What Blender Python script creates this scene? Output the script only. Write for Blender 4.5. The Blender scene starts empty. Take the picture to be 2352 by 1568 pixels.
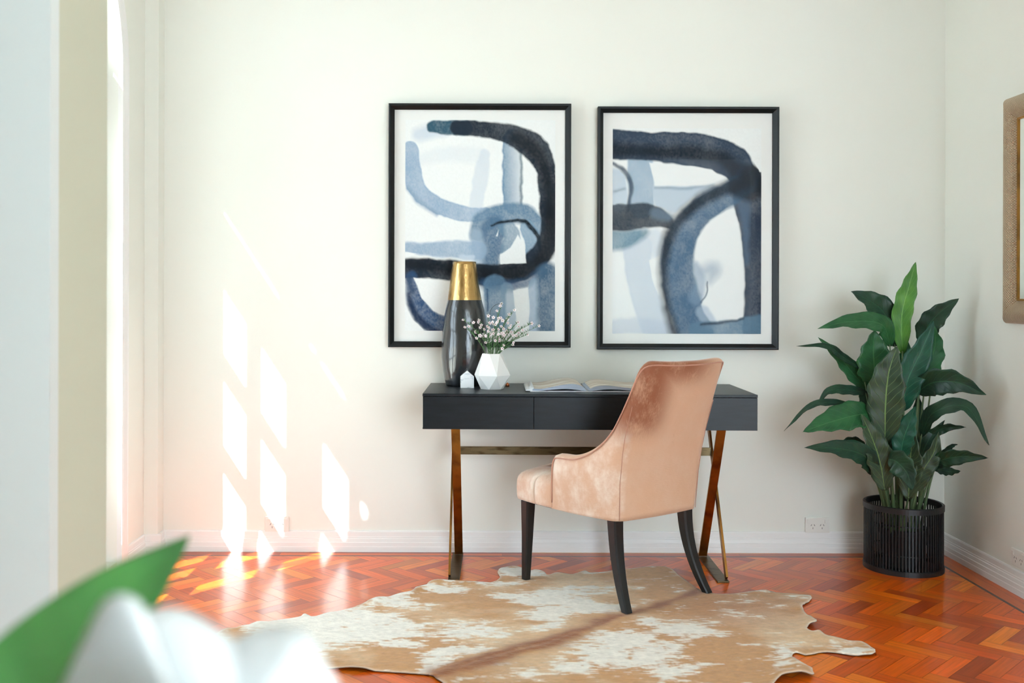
import bpy, bmesh, math, random
import numpy as np
from mathutils import Vector, Matrix, Quaternion
from mathutils.geometry import delaunay_2d_cdt

random.seed(7)
np.random.seed(7)
PI = math.pi
S = bpy.context.scene
COL = S.collection

# ------------------------------------------------------------------ camera
FPX = 2287.0          # focal length in pixels of the 2352 px wide frame
CX, CY = 1105.0, 680.0
CAMY, CAMZ = -4.765, 1.221
cam_d = bpy.data.cameras.new('camera')
cam = bpy.data.objects.new('camera', cam_d)
COL.objects.link(cam)
cam_d.sensor_width = 36.0
cam_d.lens = FPX * 36.0 / 2352.0
cam_d.shift_x = (1176.0 - CX) / 2352.0
cam_d.shift_y = -(784.0 - CY) / 2352.0
cam_d.clip_start = 0.05
cam_d.dof.use_dof = True
cam_d.dof.focus_distance = 4.25
cam_d.dof.aperture_fstop = 3.4
cam.location = (0, CAMY, CAMZ)
cam.rotation_euler = (Matrix.Rotation(math.radians(90), 3, 'X') @ Matrix.Rotation(math.radians(0.15), 3, 'Z')).to_euler()
S.camera = cam

# ------------------------------------------------------------------ light
w = bpy.data.worlds.new('daylight')
S.world = w
w.use_nodes = True
bg = w.node_tree.nodes['Background']
bg.inputs['Color'].default_value = (0.665, 0.80, 0.92, 1)
bg.inputs['Strength'].default_value = 10.9

sun_d = bpy.data.lights.new('sun', 'SUN')
sun = bpy.data.objects.new('sun', sun_d)
COL.objects.link(sun)
sun_d.energy = 62.0
sun_d.angle = math.radians(0.55)
sun_d.color = (0.76, 0.87, 0.95)
SUNDIR = Vector((0.77, 1.0, -1.178)).normalized()
sun.rotation_euler = SUNDIR.to_track_quat('-Z', 'Y').to_euler()
sun.location = (-4, -4, 6)

S.view_settings.view_transform = 'Standard'
S.view_settings.look = 'None'
S.view_settings.exposure = 0.0
S.view_settings.gamma = 1.0
S.view_settings.use_curve_mapping = False

# ------------------------------------------------------------------ helpers
def P(px, py, D):
    """pixel of the photograph at depth D -> world point"""
    return Vector(((px - CX) * D / FPX, CAMY + D, CAMZ - (py - CY) * D / FPX))

def srgb(r, g, b):
    def f(c):
        c /= 255.0
        return c / 12.92 if c <= 0.04045 else ((c + 0.055) / 1.055) ** 2.4
    return (f(r), f(g), f(b), 1.0)

def finish(bm, name, mat=None, parent=None, smooth=False, kind=None, loc=None):
    me = bpy.data.meshes.new(name)
    bm.normal_update()
    bm.to_mesh(me); bm.free()
    return link_mesh(me, name, mat, parent, smooth, kind, loc)

def link_mesh(me, name, mat=None, parent=None, smooth=False, kind=None, loc=None):
    if smooth:
        for p in me.polygons: p.use_smooth = True
    o = bpy.data.objects.new(name, me)
    COL.objects.link(o)
    if mat:
        for m in (mat if isinstance(mat, (list, tuple)) else [mat]):
            me.materials.append(m)
    if parent: o.parent = parent
    if loc: o.location = loc
    if kind: o['kind'] = kind
    return o

def empty(name, loc=(0, 0, 0), rz=0.0):
    o = bpy.data.objects.new(name, None)
    o.empty_display_size = 0.05
    o.location = loc; o.rotation_euler = (0, 0, rz)
    COL.objects.link(o)
    return o

def tag(o, label, cat, group=None):
    o['label'] = label; o['category'] = cat
    if group: o['group'] = group
    return o

def box(bm, x0, x1, y0, y1, z0, z1, M=None):
    vs = [bm.verts.new(Vector(c)) for c in ((x0,y0,z0),(x1,y0,z0),(x1,y1,z0),(x0,y1,z0),(x0,y0,z1),(x1,y0,z1),(x1,y1,z1),(x0,y1,z1))]
    if M:
        for v in vs: v.co = M @ v.co
    fs = []
    for f in ((0,3,2,1),(4,5,6,7),(0,1,5,4),(1,2,6,5),(2,3,7,6),(3,0,4,7)):
        fs.append(bm.faces.new([vs[i] for i in f]))
    return vs

def bevel_all(bm, w, seg=2):
    bmesh.ops.bevel(bm, geom=bm.edges[:] , offset=w, segments=seg, profile=0.6, affect='EDGES')

def boxo(name, dims, mat, parent=None, bev=0.0, kind=None, M=None):
    bm = bmesh.new()
    box(bm, *dims, M=M)
    if bev: bevel_all(bm, bev)
    return finish(bm, name, mat, parent, kind=kind)

def loft(bm, rings, closed=True, cap0=False, cap1=False):
    vr = [[bm.verts.new(p) for p in r] for r in rings]
    n = len(vr[0])
    for a, b in zip(vr[:-1], vr[1:]):
        for i in range(n if closed else n - 1):
            j = (i + 1) % n
            try: bm.faces.new((a[i], a[j], b[j], b[i]))
            except ValueError: pass
    if cap0: bm.faces.new(list(reversed(vr[0])))
    if cap1: bm.faces.new(vr[-1])
    return vr

def lathe(bm, prof, n=48, c=(0, 0, 0), cap0=True, cap1=False, wob=None):
    rings = []
    for k, (r, z) in enumerate(prof):
        ring = []
        for i in range(n):
            a = 2 * PI * i / n
            rr = r * (1 + (wob(a, z) if wob else 0))
            ring.append(Vector((c[0] + rr * math.cos(a), c[1] + rr * math.sin(a), c[2] + z)))
        rings.append(ring)
    return loft(bm, rings, True, cap0, cap1)

def tube(bm, pts, r, n=8, cap=True):
    pts = [Vector(p) for p in pts]
    rad = r if isinstance(r, (list, tuple)) else [r] * len(pts)
    rings = []
    up = None
    for i, p in enumerate(pts):
        t = (pts[min(i + 1, len(pts) - 1)] - pts[max(i - 1, 0)]).normalized()
        if up is None:
            up = t.orthogonal().normalized()
        up = (up - t * up.dot(t)).normalized()
        s = t.cross(up)
        rings.append([p + (up * math.cos(2 * PI * k / n) + s * math.sin(2 * PI * k / n)) * rad[i] for k in range(n)])
    loft(bm, rings, True, cap, cap)

def bez(a, b, c, t):
    return a * (1 - t) ** 2 + b * (2 * t * (1 - t)) + c * t * t

def interp(x, xs, ys):
    return float(np.interp(x, xs, ys))

def catmull(pts, n):
    """smooth curve through rows of pts (k, d) -> (n, d)"""
    p = np.asarray(pts, float)
    p = np.vstack([2 * p[0] - p[1], p, 2 * p[-1] - p[-2]])
    k = len(p) - 3
    out = []
    for t in np.linspace(0, k - 1e-6, n):
        i = int(t); u = t - i
        a, b, c, d = p[i:i + 4]
        out.append(0.5 * ((2 * b) + (c - a) * u + (2 * a - 5 * b + 4 * c - d) * u * u + (3 * b - 3 * c + d - a) * u ** 3))
    return np.array(out)

_NT = np.random.RandomState(11).rand(256, 256)
def vnoise(x, y, seed=0):
    x = np.asarray(x, float) + seed * 17.31; y = np.asarray(y, float) + seed * 9.77
    xi = np.floor(x).astype(int); yi = np.floor(y).astype(int)
    u = x - xi; v = y - yi
    u = u * u * (3 - 2 * u); v = v * v * (3 - 2 * v)
    g = lambda a, b: _NT[a % 256, b % 256]
    return (g(xi, yi) * (1 - u) + g(xi + 1, yi) * u) * (1 - v) + (g(xi, yi + 1) * (1 - u) + g(xi + 1, yi + 1) * u) * v
def fbm(x, y, o=4, seed=0):
    s = 0; a = 0.5; t = 0
    for k in range(o):
        s = s + a * vnoise(x * 2 ** k, y * 2 ** k, seed + k * 3); t += a; a *= 0.5
    return s / t

# ------------------------------------------------------------------ materials
def mat(name, col, rough=0.5, metal=0.0, spec=0.5, coat=0.0, coat_rough=0.1, sheen=0.0,
        noise=None, bump=None, sub=0.0, attr=None):
    """noise=(scale, detail, col2, lo, hi, stretch) mixes a second own colour; bump=(scale, strength, dist, stretch)"""
    m = bpy.data.materials.new(name); m.use_nodes = True
    nt = m.node_tree; N = nt.nodes; L = nt.links
    b = N['Principled BSDF']
    b.inputs['Base Color'].default_value = col
    b.inputs['Roughness'].default_value = rough
    b.inputs['Metallic'].default_value = metal
    b.inputs['Specular IOR Level'].default_value = spec
    b.inputs['Coat Weight'].default_value = coat
    b.inputs['Coat Roughness'].default_value = coat_rough
    b.inputs['Sheen Weight'].default_value = sheen
    b.inputs['Sheen Roughness'].default_value = 0.4
    if sub:
        b.inputs['Subsurface Weight'].default_value = sub
        b.inputs['Subsurface Radius'].default_value = (0.02, 0.02, 0.02)
    tc = N.new('ShaderNodeTexCoord')
    src = None
    if attr:
        a = N.new('ShaderNodeAttribute'); a.attribute_name = attr
        src = a.outputs['Color']
    if noise:
        sc, det, c2, lo, hi, st = noise
        mp = N.new('ShaderNodeMapping'); mp.inputs['Scale'].default_value = st
        L.new(tc.outputs['Object'], mp.inputs['Vector'])
        nz = N.new('ShaderNodeTexNoise'); nz.inputs['Scale'].default_value = sc; nz.inputs['Detail'].default_value = det
        L.new(mp.outputs['Vector'], nz.inputs['Vector'])
        mr = N.new('ShaderNodeMapRange'); mr.inputs['From Min'].default_value = lo; mr.inputs['From Max'].default_value = hi
        L.new(nz.outputs['Fac'], mr.inputs['Value'])
        mx = N.new('ShaderNodeMix'); mx.data_type = 'RGBA'
        mx.inputs['A'].default_value = col; mx.inputs['B'].default_value = c2
        if src: L.new(src, mx.inputs['A'])
        L.new(mr.outputs['Result'], mx.inputs['Factor'])
        src = mx.outputs['Result']
    if src: L.new(src, b.inputs['Base Color'])
    if bump:
        sc, strg, dist, st = bump
        mp = N.new('ShaderNodeMapping'); mp.inputs['Scale'].default_value = st
        L.new(tc.outputs['Object'], mp.inputs['Vector'])
        nz = N.new('ShaderNodeTexNoise'); nz.inputs['Scale'].default_value = sc; nz.inputs['Detail'].default_value = 4
        L.new(mp.outputs['Vector'], nz.inputs['Vector'])
        bp = N.new('ShaderNodeBump'); bp.inputs['Strength'].default_value = strg; bp.inputs['Distance'].default_value = dist
        L.new(nz.outputs['Fac'], bp.inputs['Height']); L.new(bp.outputs['Normal'], b.inputs['Normal'])
    return m

def pane_mat(name, gloss=1.0, tint=(1, 1, 1, 1)):
    """thin clear pane: see-through plus fresnel reflection"""
    m = bpy.data.materials.new(name); m.use_nodes = True
    nt = m.node_tree; N = nt.nodes; L = nt.links
    N.remove(N['Principled BSDF'])
    out = N['Material Output']
    tr = N.new('ShaderNodeBsdfTransparent'); tr.inputs['Color'].default_value = tint
    gl = N.new('ShaderNodeBsdfGlossy'); gl.inputs['Roughness'].default_value = 0.01
    fr = N.new('ShaderNodeFresnel'); fr.inputs['IOR'].default_value = 1.45
    mu = N.new('ShaderNodeMath'); mu.operation = 'MULTIPLY'; mu.inputs[1].default_value = gloss
    mx = N.new('ShaderNodeMixShader')
    L.new(fr.outputs[0], mu.inputs[0]); L.new(mu.outputs[0], mx.inputs[0])
    L.new(tr.outputs[0], mx.inputs[1]); L.new(gl.outputs[0], mx.inputs[2])
    L.new(mx.outputs[0], out.inputs['Surface'])
    return m

one = (1, 1, 1)
M_wall = mat('wall_paint', srgb(243, 243, 234), 0.75, spec=0.25, bump=(220, 0.05, 0.002, one))
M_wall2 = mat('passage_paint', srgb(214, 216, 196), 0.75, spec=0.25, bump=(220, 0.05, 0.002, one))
M_ceil = mat('ceiling_paint', srgb(246, 244, 238), 0.85, spec=0.2)
M_trim = mat('trim_gloss_paint', srgb(246, 245, 242), 0.3, spec=0.4)
M_door = mat('door_paint', srgb(232, 240, 240), 0.35, spec=0.4)
M_black = mat('black_satin_frame', srgb(18, 22, 24), 0.36, spec=0.3)
M_desk = mat('charcoal_lacquer', srgb(18, 22, 26), 0.36, spec=0.28, noise=(60, 4, srgb(24, 30, 35), 0.35, 0.65, (0.15, 1, 1)), bump=(500, 0.08, 0.001, (0.1, 1, 1)))
M_brass = mat('aged_brass', srgb(176, 128, 66), 0.34, metal=1.0, noise=(14, 5, srgb(128, 92, 52), 0.45, 0.7, one))
M_brass2 = mat('dull_bronze_bar', srgb(104, 90, 66), 0.42, metal=1.0, noise=(30, 6, srgb(64, 50, 32), 0.5, 0.66, (0.4, 1, 2)))
M_gold = mat('gold_leaf', srgb(206, 170, 112), 0.27, metal=1.0, noise=(26, 6, srgb(140, 104, 58), 0.5, 0.74, (1, 1, 0.35)), bump=(34, 0.5, 0.006, (1, 1, 0.5)))
M_blackcer = mat('black_ceramic', srgb(30, 34, 38), 0.22, spec=0.6, coat=0.6, coat_rough=0.08, bump=(9, 0.55, 0.02, (1, 1, 0.5)))
M_whitecer = mat('white_matt_ceramic', srgb(244, 243, 240), 0.42)
M_marble = mat('white_marble', srgb(238, 238, 238), 0.25, noise=(22, 8, srgb(182, 186, 192), 0.56, 0.66, (1, 1, 2.5)))
M_paper = mat('paper_white', srgb(240, 240, 236), 0.6, spec=0.2)
M_pageedge = mat('page_edges', srgb(206, 212, 222), 0.6, spec=0.2, noise=(3, 2, srgb(150, 162, 182), 0.4, 0.6, (0.5, 0.5, 260)))
M_photo = mat('printed_page', srgb(200, 178, 152), 0.28, spec=0.5, noise=(9, 8, srgb(238, 230, 216), 0.45, 0.62, (0.8, 2.6, 1)))
M_cover = mat('book_cover', srgb(232, 234, 236), 0.35)
M_leg = mat('ebonised_wood', srgb(22, 24, 26), 0.3, spec=0.5, bump=(60, 0.15, 0.002, (1, 1, 0.15)))
M_plastic = mat('outlet_plastic', srgb(240, 238, 230), 0.3)
M_slot = mat('outlet_slot', srgb(40, 38, 36), 0.6)
M_basket = mat('black_rattan', srgb(24, 28, 31), 0.42, bump=(80, 0.4, 0.002, one))
M_pot = mat('black_pot', srgb(20, 22, 24), 0.6)
M_soil = mat('soil', srgb(40, 32, 26), 0.95, bump=(40, 1, 0.01, one))
M_stemw = mat('sprig_green', srgb(96, 128, 82), 0.6)
M_needle = mat('needle_green', srgb(74, 118, 66), 0.55)
M_petal = mat('blossom_white', srgb(250, 238, 238), 0.6, sub=0.1)
M_core = mat('blossom_core', srgb(150, 50, 60), 0.6)
M_copper = mat('copper_metal', srgb(200, 120, 80), 0.3, metal=1.0)
M_mirror = mat('mirror_silver', (0.86, 0.9, 0.86, 1), 0.02, metal=1.0)
M_under = mat('black_lining', srgb(24, 24, 26), 0.9)
M_table = mat('table_oak', srgb(170, 130, 90), 0.45, noise=(6, 6, srgb(140, 100, 66), 0.4, 0.6, (1, 8, 8)))
M_glassclear = pane_mat('window_glass', 0.6, (0.98, 1.0, 0.99, 1))
M_artglass = pane_mat('picture_glass', 0.05)
M_bigpetal = mat('white_bloom', srgb(236, 240, 242), 0.45, sub=0.35, spec=0.3)
M_bigleaf = mat('glossy_leaf', srgb(70, 140, 66), 0.4, noise=(5, 3, srgb(46, 108, 50), 0.4, 0.6, one))
M_stone = mat('terrace_stone', srgb(214, 206, 190), 0.8, noise=(3, 5, srgb(190, 182, 166), 0.4, 0.6, one))

# ------------------------------------------------------------------ room shell
XL, XR = -1.583, 2.219          # side walls
XG = -1.68                      # plane of the window glass
WT = 0.30                       # wall thickness
ZC = 3.1                        # ceiling
YP0, YP1 = -2.765, -2.485       # the thick wall with the wide opening
YB = -8.0; XB = -2.3; XF = 3.6
CD = 0.018                      # skirting thickness
# window opening
Y0, Y1 = -0.43, -1.733
YM = (Y0 + Y1) / 2; RW = (Y0 - Y1) / 2
ZS, ZSILL = 2.2, 0.06

# --- floor: herringbone blocks as one mesh (own colour per block) + border
def clip_poly(poly, x0, x1, y0, y1):
    def clip(p, f, ip):
        out = []
        for i in range(len(p)):
            a, b = p[i - 1], p[i]
            fa, fb = f(a), f(b)
            if fb:
                if not fa: out.append(ip(a, b))
                out.append(b)
            elif fa: out.append(ip(a, b))
        return out
    def ix(v):
        return lambda a, b: (v, a[1] + (b[1] - a[1]) * (v - a[0]) / (b[0] - a[0]))
    def iy(v):
        return lambda a, b: (a[0] + (b[0] - a[0]) * (v - a[1]) / (b[1] - a[1]), v)
    for f, ip in ((lambda p: p[0] >= x0, ix(x0)), (lambda p: p[0] <= x1, ix(x1)), (lambda p: p[1] >= y0, iy(y0)), (lambda p: p[1] <= y1, iy(y1))):
        if not poly: return []
        poly = clip(poly, f, ip)
    return poly

def build_floor():
    verts, faces, cols, uvs = [], [], [], []
    rnd = random.Random(3)
    base = [(236, 104, 6), (242, 116, 14), (226, 92, 6), (210, 82, 6), (246, 128, 24), (184, 68, 6), (238, 100, 4), (228, 98, 12)]
    def add(poly, z, c, org, d):
        i0 = len(verts)
        for x, y in poly:
            verts.append((x, y, z))
            rx, ry = x - org[0], y - org[1]
            uvs.append((rx * d[0] + ry * d[1] + org[2], -rx * d[1] + ry * d[0] + org[2] * 3))
        faces.append(tuple(range(i0, i0 + len(poly)))); cols.append((c, len(poly)))
    def colr(dark=1.0):
        b = rnd.choice(base); k = rnd.uniform(0.9, 1.08) * dark
        return srgb(*[min(255, v * k) for v in b])
    L_, W_ = 0.219, 0.059
    g = 0.0006
    c45 = math.sqrt(0.5)
    bx0, bx1, by0, by1 = XL + CD + 0.10, XR - CD - 0.10, -9.0, -CD - 0.075
    ang = PI / 4
    def rot(x, y):
        # (W,W) direction -> +X ; (L,-L) -> -Y
        return ((x + y) * c45, (y - x) * c45)
    for j in range(-2, 32):
        for k in range(-70, 75):
            ox, oy = k * W_ + j * L_, k * W_ - j * L_
            for (x0, y0, x1, y1, d) in ((ox, oy, ox + L_, oy + W_, 0), (ox + L_, oy + W_ - L_, ox + L_ + W_, oy + W_, 1)):
                q = [(x0 + g, y0 + g), (x1 - g, y0 + g), (x1 - g, y1 - g), (x0 + g, y1 - g)]
                q = [rot(*p) for p in q]
                q = [(x, y - 0.02) for x, y in q]
                q = clip_poly(q, bx0, bx1, -4.2, by1)
                if len(q) < 3: continue
                dr = (c45, -c45) if d == 0 else (c45, c45)
                add(q, 0.0, colr(), (q[0][0], q[0][1], rnd.uniform(0, 60)), dr)
    # dark inlay strip and border boards
    dk = srgb(84, 46, 34)
    s = 0.014
    def strip(x0, x1, y0, y1, c, d):
        add([(x0, y0), (x1, y0), (x1, y1), (x0, y1)], 0.0, c, (x0, y0, rnd.uniform(0, 60)), d)
    strip(bx0 - s, bx1 + s, by1 + 0.0006, by1 + s, dk, (1, 0))
    strip(bx0 - s, bx0 - 0.0006, -4.2, by1, dk, (0, 1))
    strip(bx1 + 0.0006, bx1 + s, -4.2, by1, dk, (0, 1))
    x = XL - 0.02
    for (ya, yb) in ((by1 + s + 0.0006, by1 + s + 0.041), (by1 + s + 0.042, 0.0)):
        x = XL - rnd.uniform(0, 0.6)
        while x < XR:
            ln = rnd.uniform(0.7, 1.3)
            strip(max(x, XL), min(x + ln - 0.001, XR), ya, yb, colr(0.93), (1, 0)); x += ln
    for (xa, xb) in ((bx1 + s + 0.0006, bx1 + s + 0.055), (bx1 + s + 0.056, XR + 0.01), (XL - 0.02, bx0 - s - 0.056), (bx0 - s - 0.055, bx0 - s - 0.0006)):
        y = by1 + s
        while y > -4.2:
            ln = rnd.uniform(0.7, 1.3)
            strip(xa, xb, max(y - ln + 0.001, -4.2), y, colr(0.9), (0, 1)); y -= ln
    # unseen front-room boards, made grey-brown to cut red bounce onto the door
    y = -4.201
    while y > YB:
        strip(XB, XF, y - 0.119, y, srgb(*[v * rnd.uniform(0.92, 1.05) for v in (150, 138, 118)]), (1, 0)); y -= 0.12
    x0 = XB
    strip(XB, XL - 0.02, -4.2, YP0, colr(), (1, 0)); strip(XR + 0.011, XF, -4.2, YP0, colr(), (1, 0))
    # dark bed under the blocks
    add([(XB - .1, YB - .1), (XF + .1, YB - .1), (XF + .1, 0.1), (XB - .1, 0.1)], -0.003, srgb(60, 28, 14), (0, 0, 0), (1, 0))
    add([(XB - .1, YB - .1), (XB - .1, 0.1), (XF + .1, 0.1), (XF + .1, YB - .1)], -0.06, srgb(60, 28, 14), (0, 0, 0), (1, 0))
    me = bpy.data.meshes.new('floor')
    me.from_pydata(verts, [], faces)
    ca = me.color_attributes.new('block', 'FLOAT_COLOR', 'CORNER')
    arr = []
    for c, n in cols: arr += list(c) * n
    ca.data.foreach_set('color', arr)
    uv = me.uv_layers.new(name='grain')
    li = []
    for p in me.polygons:
        for v in p.vertices: li += list(uvs[v])
    uv.data.foreach_set('uv', li)
    m = bpy.data.materials.new('parquet'); m.use_nodes = True
    nt = m.node_tree; N = nt.nodes; L = nt.links
    b = N['Principled BSDF']
    a = N.new('ShaderNodeAttribute'); a.attribute_name = 'block'
    u = N.new('ShaderNodeUVMap'); u.uv_map = 'grain'
    mp = N.new('ShaderNodeMapping'); mp.inputs['Scale'].default_value = (3, 60, 1)
    nz = N.new('ShaderNodeTexNoise'); nz.inputs['Scale'].default_value = 1.6; nz.inputs['Detail'].default_value = 6
    L.new(u.outputs[0], mp.inputs['Vector']); L.new(mp.outputs[0], nz.inputs['Vector'])
    mr = N.new('ShaderNodeMapRange'); mr.inputs['From Min'].default_value = 0.3; mr.inputs['From Max'].default_value = 0.7
    mr.inputs['To Min'].default_value = 0.78; mr.inputs['To Max'].default_value = 1.12
    L.new(nz.outputs['Fac'], mr.inputs['Value'])
    mx = N.new('ShaderNodeVectorMath'); mx.operation = 'SCALE'
    L.new(a.outputs['Color'], mx.inputs[0]); L.new(mr.outputs[0], mx.inputs['Scale'])
    L.new(mx.outputs[0], b.inputs['Base Color'])
    b.inputs['Roughness'].default_value = 0.34
    b.inputs['Coat Weight'].default_value = 0.4; b.inputs['Specular IOR Level'].default_value = 0.3
    b.inputs['Coat Roughness'].default_value = 0.16
    bp = N.new('ShaderNodeBump'); bp.inputs['Strength'].default_value = 0.12; bp.inputs['Distance'].default_value = 0.002
    L.new(nz.outputs['Fac'], bp.inputs['Height']); L.new(bp.outputs['Normal'], b.inputs['Normal'])
    link_mesh(me, 'floor', m, kind='structure')
build_floor()

# --- plain walls and ceiling
boxo('wall_back', (XL - WT, XR + WT, 0.0, 0.2, -0.06, ZC), M_wall, kind='structure')
boxo('wall_right', (XR, XR + 0.2, YP0, 0.0, -0.06, ZC), M_wall, kind='structure')
boxo('wall_passage', (XF, XF + 0.2, YB, YP0 + 0.2, -0.06, ZC), M_wall, kind='structure')
boxo('wall_return', (XR + 0.2, XF, YP0, YP0 + 0.2, -0.06, ZC), M_wall, kind='structure')
bm = bmesh.new()
box(bm, XL - WT, XR + 0.2, YP0, 0.2, ZC, ZC + 0.15); box(bm, XB - 0.2, XF + 0.2, YB - 0.2, YP0, ZC, ZC + 0.15)
finish(bm, 'ceiling', M_ceil, kind='structure')

# --- left wall with the arched opening
def arched_wall():
    bm = bmesh.new()
    n = 28
    arc = [(YM - RW * math.cos(PI * i / n), ZS + RW * math.sin(PI * i / n)) for i in range(n + 1)]   # from Y1 side to Y0 side
    def quad(pts, x):
        bm.faces.new([bm.verts.new((x, y, z)) for y, z in pts])
    for x in (XL, XL - WT):
        quad([(YP1, -0.06), (Y1, -0.06), (Y1, ZS), (YP1, ZS)], x)
        quad([(YP1, ZS), (Y1, ZS), (Y1, ZC), (YP1, ZC)], x)
        quad([(Y0, -0.06), (0, -0.06), (0, ZS), (Y0, ZS)], x)
        quad([(Y0, ZS), (0, ZS), (0, ZC), (Y0, ZC)], x)
        quad([(Y1, -0.06), (Y0, -0.06), (Y0, ZSILL), (Y1, ZSILL)], x)
        for i in range(n):
            a, b_ = arc[i], arc[i + 1]
            quad([a, b_, (b_[0], ZC), (a[0], ZC)], x)
    def rev(a, b_):
        bm.faces.new([bm.verts.new(p) for p in ((XL, *a), (XL, *b_), (XL - WT, *b_), (XL - WT, *a))])
    loop = [(Y1, ZSILL), (Y1, ZS)] + arc[1:-1] + [(Y0, ZS), (Y0, ZSILL), (Y1, ZSILL)]
    for a, b_ in zip(loop[:-1], loop[1:]): rev(a, b_)
    rev((YP1, -0.06), (YP1, ZC))
    bmesh.ops.remove_doubles(bm, verts=bm.verts[:], dist=1e-5)
    bmesh.ops.recalc_face_normals(bm, faces=bm.faces[:])
    return finish(bm, 'wall_left', M_wall, kind='structure')
arched_wall()
# boxed corner pier
boxo('trim_1', (XL, XL + 0.065, -0.085, 0.0, 0.0, ZC), M_wall, kind='structure')

# --- partition with the wide opening we look through, and the front room
bm = bmesh.new()
box(bm, XB, -0.857, YP0, YP1, -0.06, ZC)
box(bm, -0.857, XR, YP0, YP1, 2.7, ZC)
finish(bm, 'wall_partition', M_wall2, kind='structure')
def holed(bm, axis, c0, c1, a0, a1, z0, z1, holes):
    """wall slab between c0..c1 on the axis, running a0..a1, with rectangular holes"""
    cuts = sorted({a0, a1} | {h[0] for h in holes} | {h[1] for h in holes})
    for s0, s1 in zip(cuts[:-1], cuts[1:]):
        hs = [h for h in holes if h[0] <= s0 + 1e-6 and h[1] >= s1 - 1e-6]
        segs = [(z0, z1)] if not hs else [(z0, hs[0][2]), (hs[0][3], z1)]
        for za, zb in segs:
            if zb - za < 1e-4: continue
            if axis == 'x': box(bm, c0, c1, s0, s1, za, zb)
            else: box(bm, s0, s1, c0, c1, za, zb)
bm = bmesh.new(); holed(bm, 'y', YB - 0.2, YB, XB, XF, -0.06, ZC, [(1.0, 3.5, 0.05, 3.0)])
finish(bm, 'wall_front', M_wall, kind='structure')
bm = bmesh.new(); holed(bm, 'x', XB - 0.2, XB, YB, YP1, -0.06, ZC, [])
finish(bm, 'wall_side', M_wall, kind='structure')

boxo('wall_shade', (XB, 0.35, -5.6, -5.45, -0.06, ZC), M_wall, kind='structure')  # unseen wall added to shade door and bloom from the rear opening
# terrace outside the arched window, roof overhang above it
boxo('terrace', (-9.0, XL - WT, -9.0, 6.0, -0.25, -0.08), M_stone, kind='structure')
boxo('eaves', (-2.1365, XL - WT, YP1, 3.0, 3.0, 3.14), M_ceil, kind='structure')

# --- skirting boards
def skirting(name, p0, p1, inward):
    """profile swept from p0 to p1, inward = direction into the room"""
    prof = [(0, 0), (0.018, 0), (0.018, 0.024), (0.0165, 0.027), (0.0165, 0.044), (0.014, 0.047), (0.0135, 0.052), (0.0125, 0.062), (0.010, 0.0645),
            (0.010, 0.071), (0.0085, 0.073), (0.0085, 0.093), (0.006, 0.0985), (0.002, 0.1), (0, 0.1)]
    bm = bmesh.new()
    i = Vector(inward)
    loft(bm, [[Vector(p) + i * a + Vector((0, 0, z)) for a, z in prof] for p in (p0, p1)], True, True, True)
    bmesh.ops.recalc_face_normals(bm, faces=bm.faces[:])
    return finish(bm, name, M_trim, kind='structure')
skirting('baseboard_back', (XL + 0.065, 0, 0), (XR, 0, 0), (0, -1, 0))
skirting('baseboard_right', (XR, 0, 0), (XR, YP1, 0), (-1, 0, 0))
skirting('baseboard_left', (XL, -0.085, 0), (XL, Y0 + 0.105, 0), (1, 0, 0))
skirting('baseboard_near', (XL, Y1 - 0.105, 0), (XL, YP1, 0), (1, 0, 0))
skirting('baseboard_pier', (XL + 0.065, 0, 0), (XL + 0.065, -0.085, 0), (1, 0, 0))
skirting('baseboard_corner', (XL, -0.085, 0), (XL + 0.083, -0.085, 0), (0, -1, 0))

# --- moulded casing round the arch
def casing():
    bm = bmesh.new()
    prof = [(0, 0), (0, 0.022), (0.012, 0.026), (0.02, 0.018), (0.03, 0.024), (0.045, 0.016), (0.058, 0.024), (0.072, 0.014), (0.09, 0.018), (0.1, 0.01), (0.1, 0)]
    path = [((YM - RW, 0.0), (-1, 0)), ((YM - RW, ZS), (-1, 0))]
    n = 36
    for i in range(1, n): 
        a = PI * i / n
        path.append(((YM - RW * math.cos(a), ZS + RW * math.sin(a)), (-math.cos(a), math.sin(a))))
    path += [((YM + RW, ZS), (1, 0)), ((YM + RW, 0.0), (1, 0))]
    loft(bm, [[Vector((XL + d, p[0] + nn[0] * o, p[1] + nn[1] * o)) for o, d in prof] for p, nn in path], True, True, True)
    bmesh.ops.recalc_face_normals(bm, faces=bm.faces[:])
    finish(bm, 'trim_2', M_trim, kind='structure')
casing()

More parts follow.
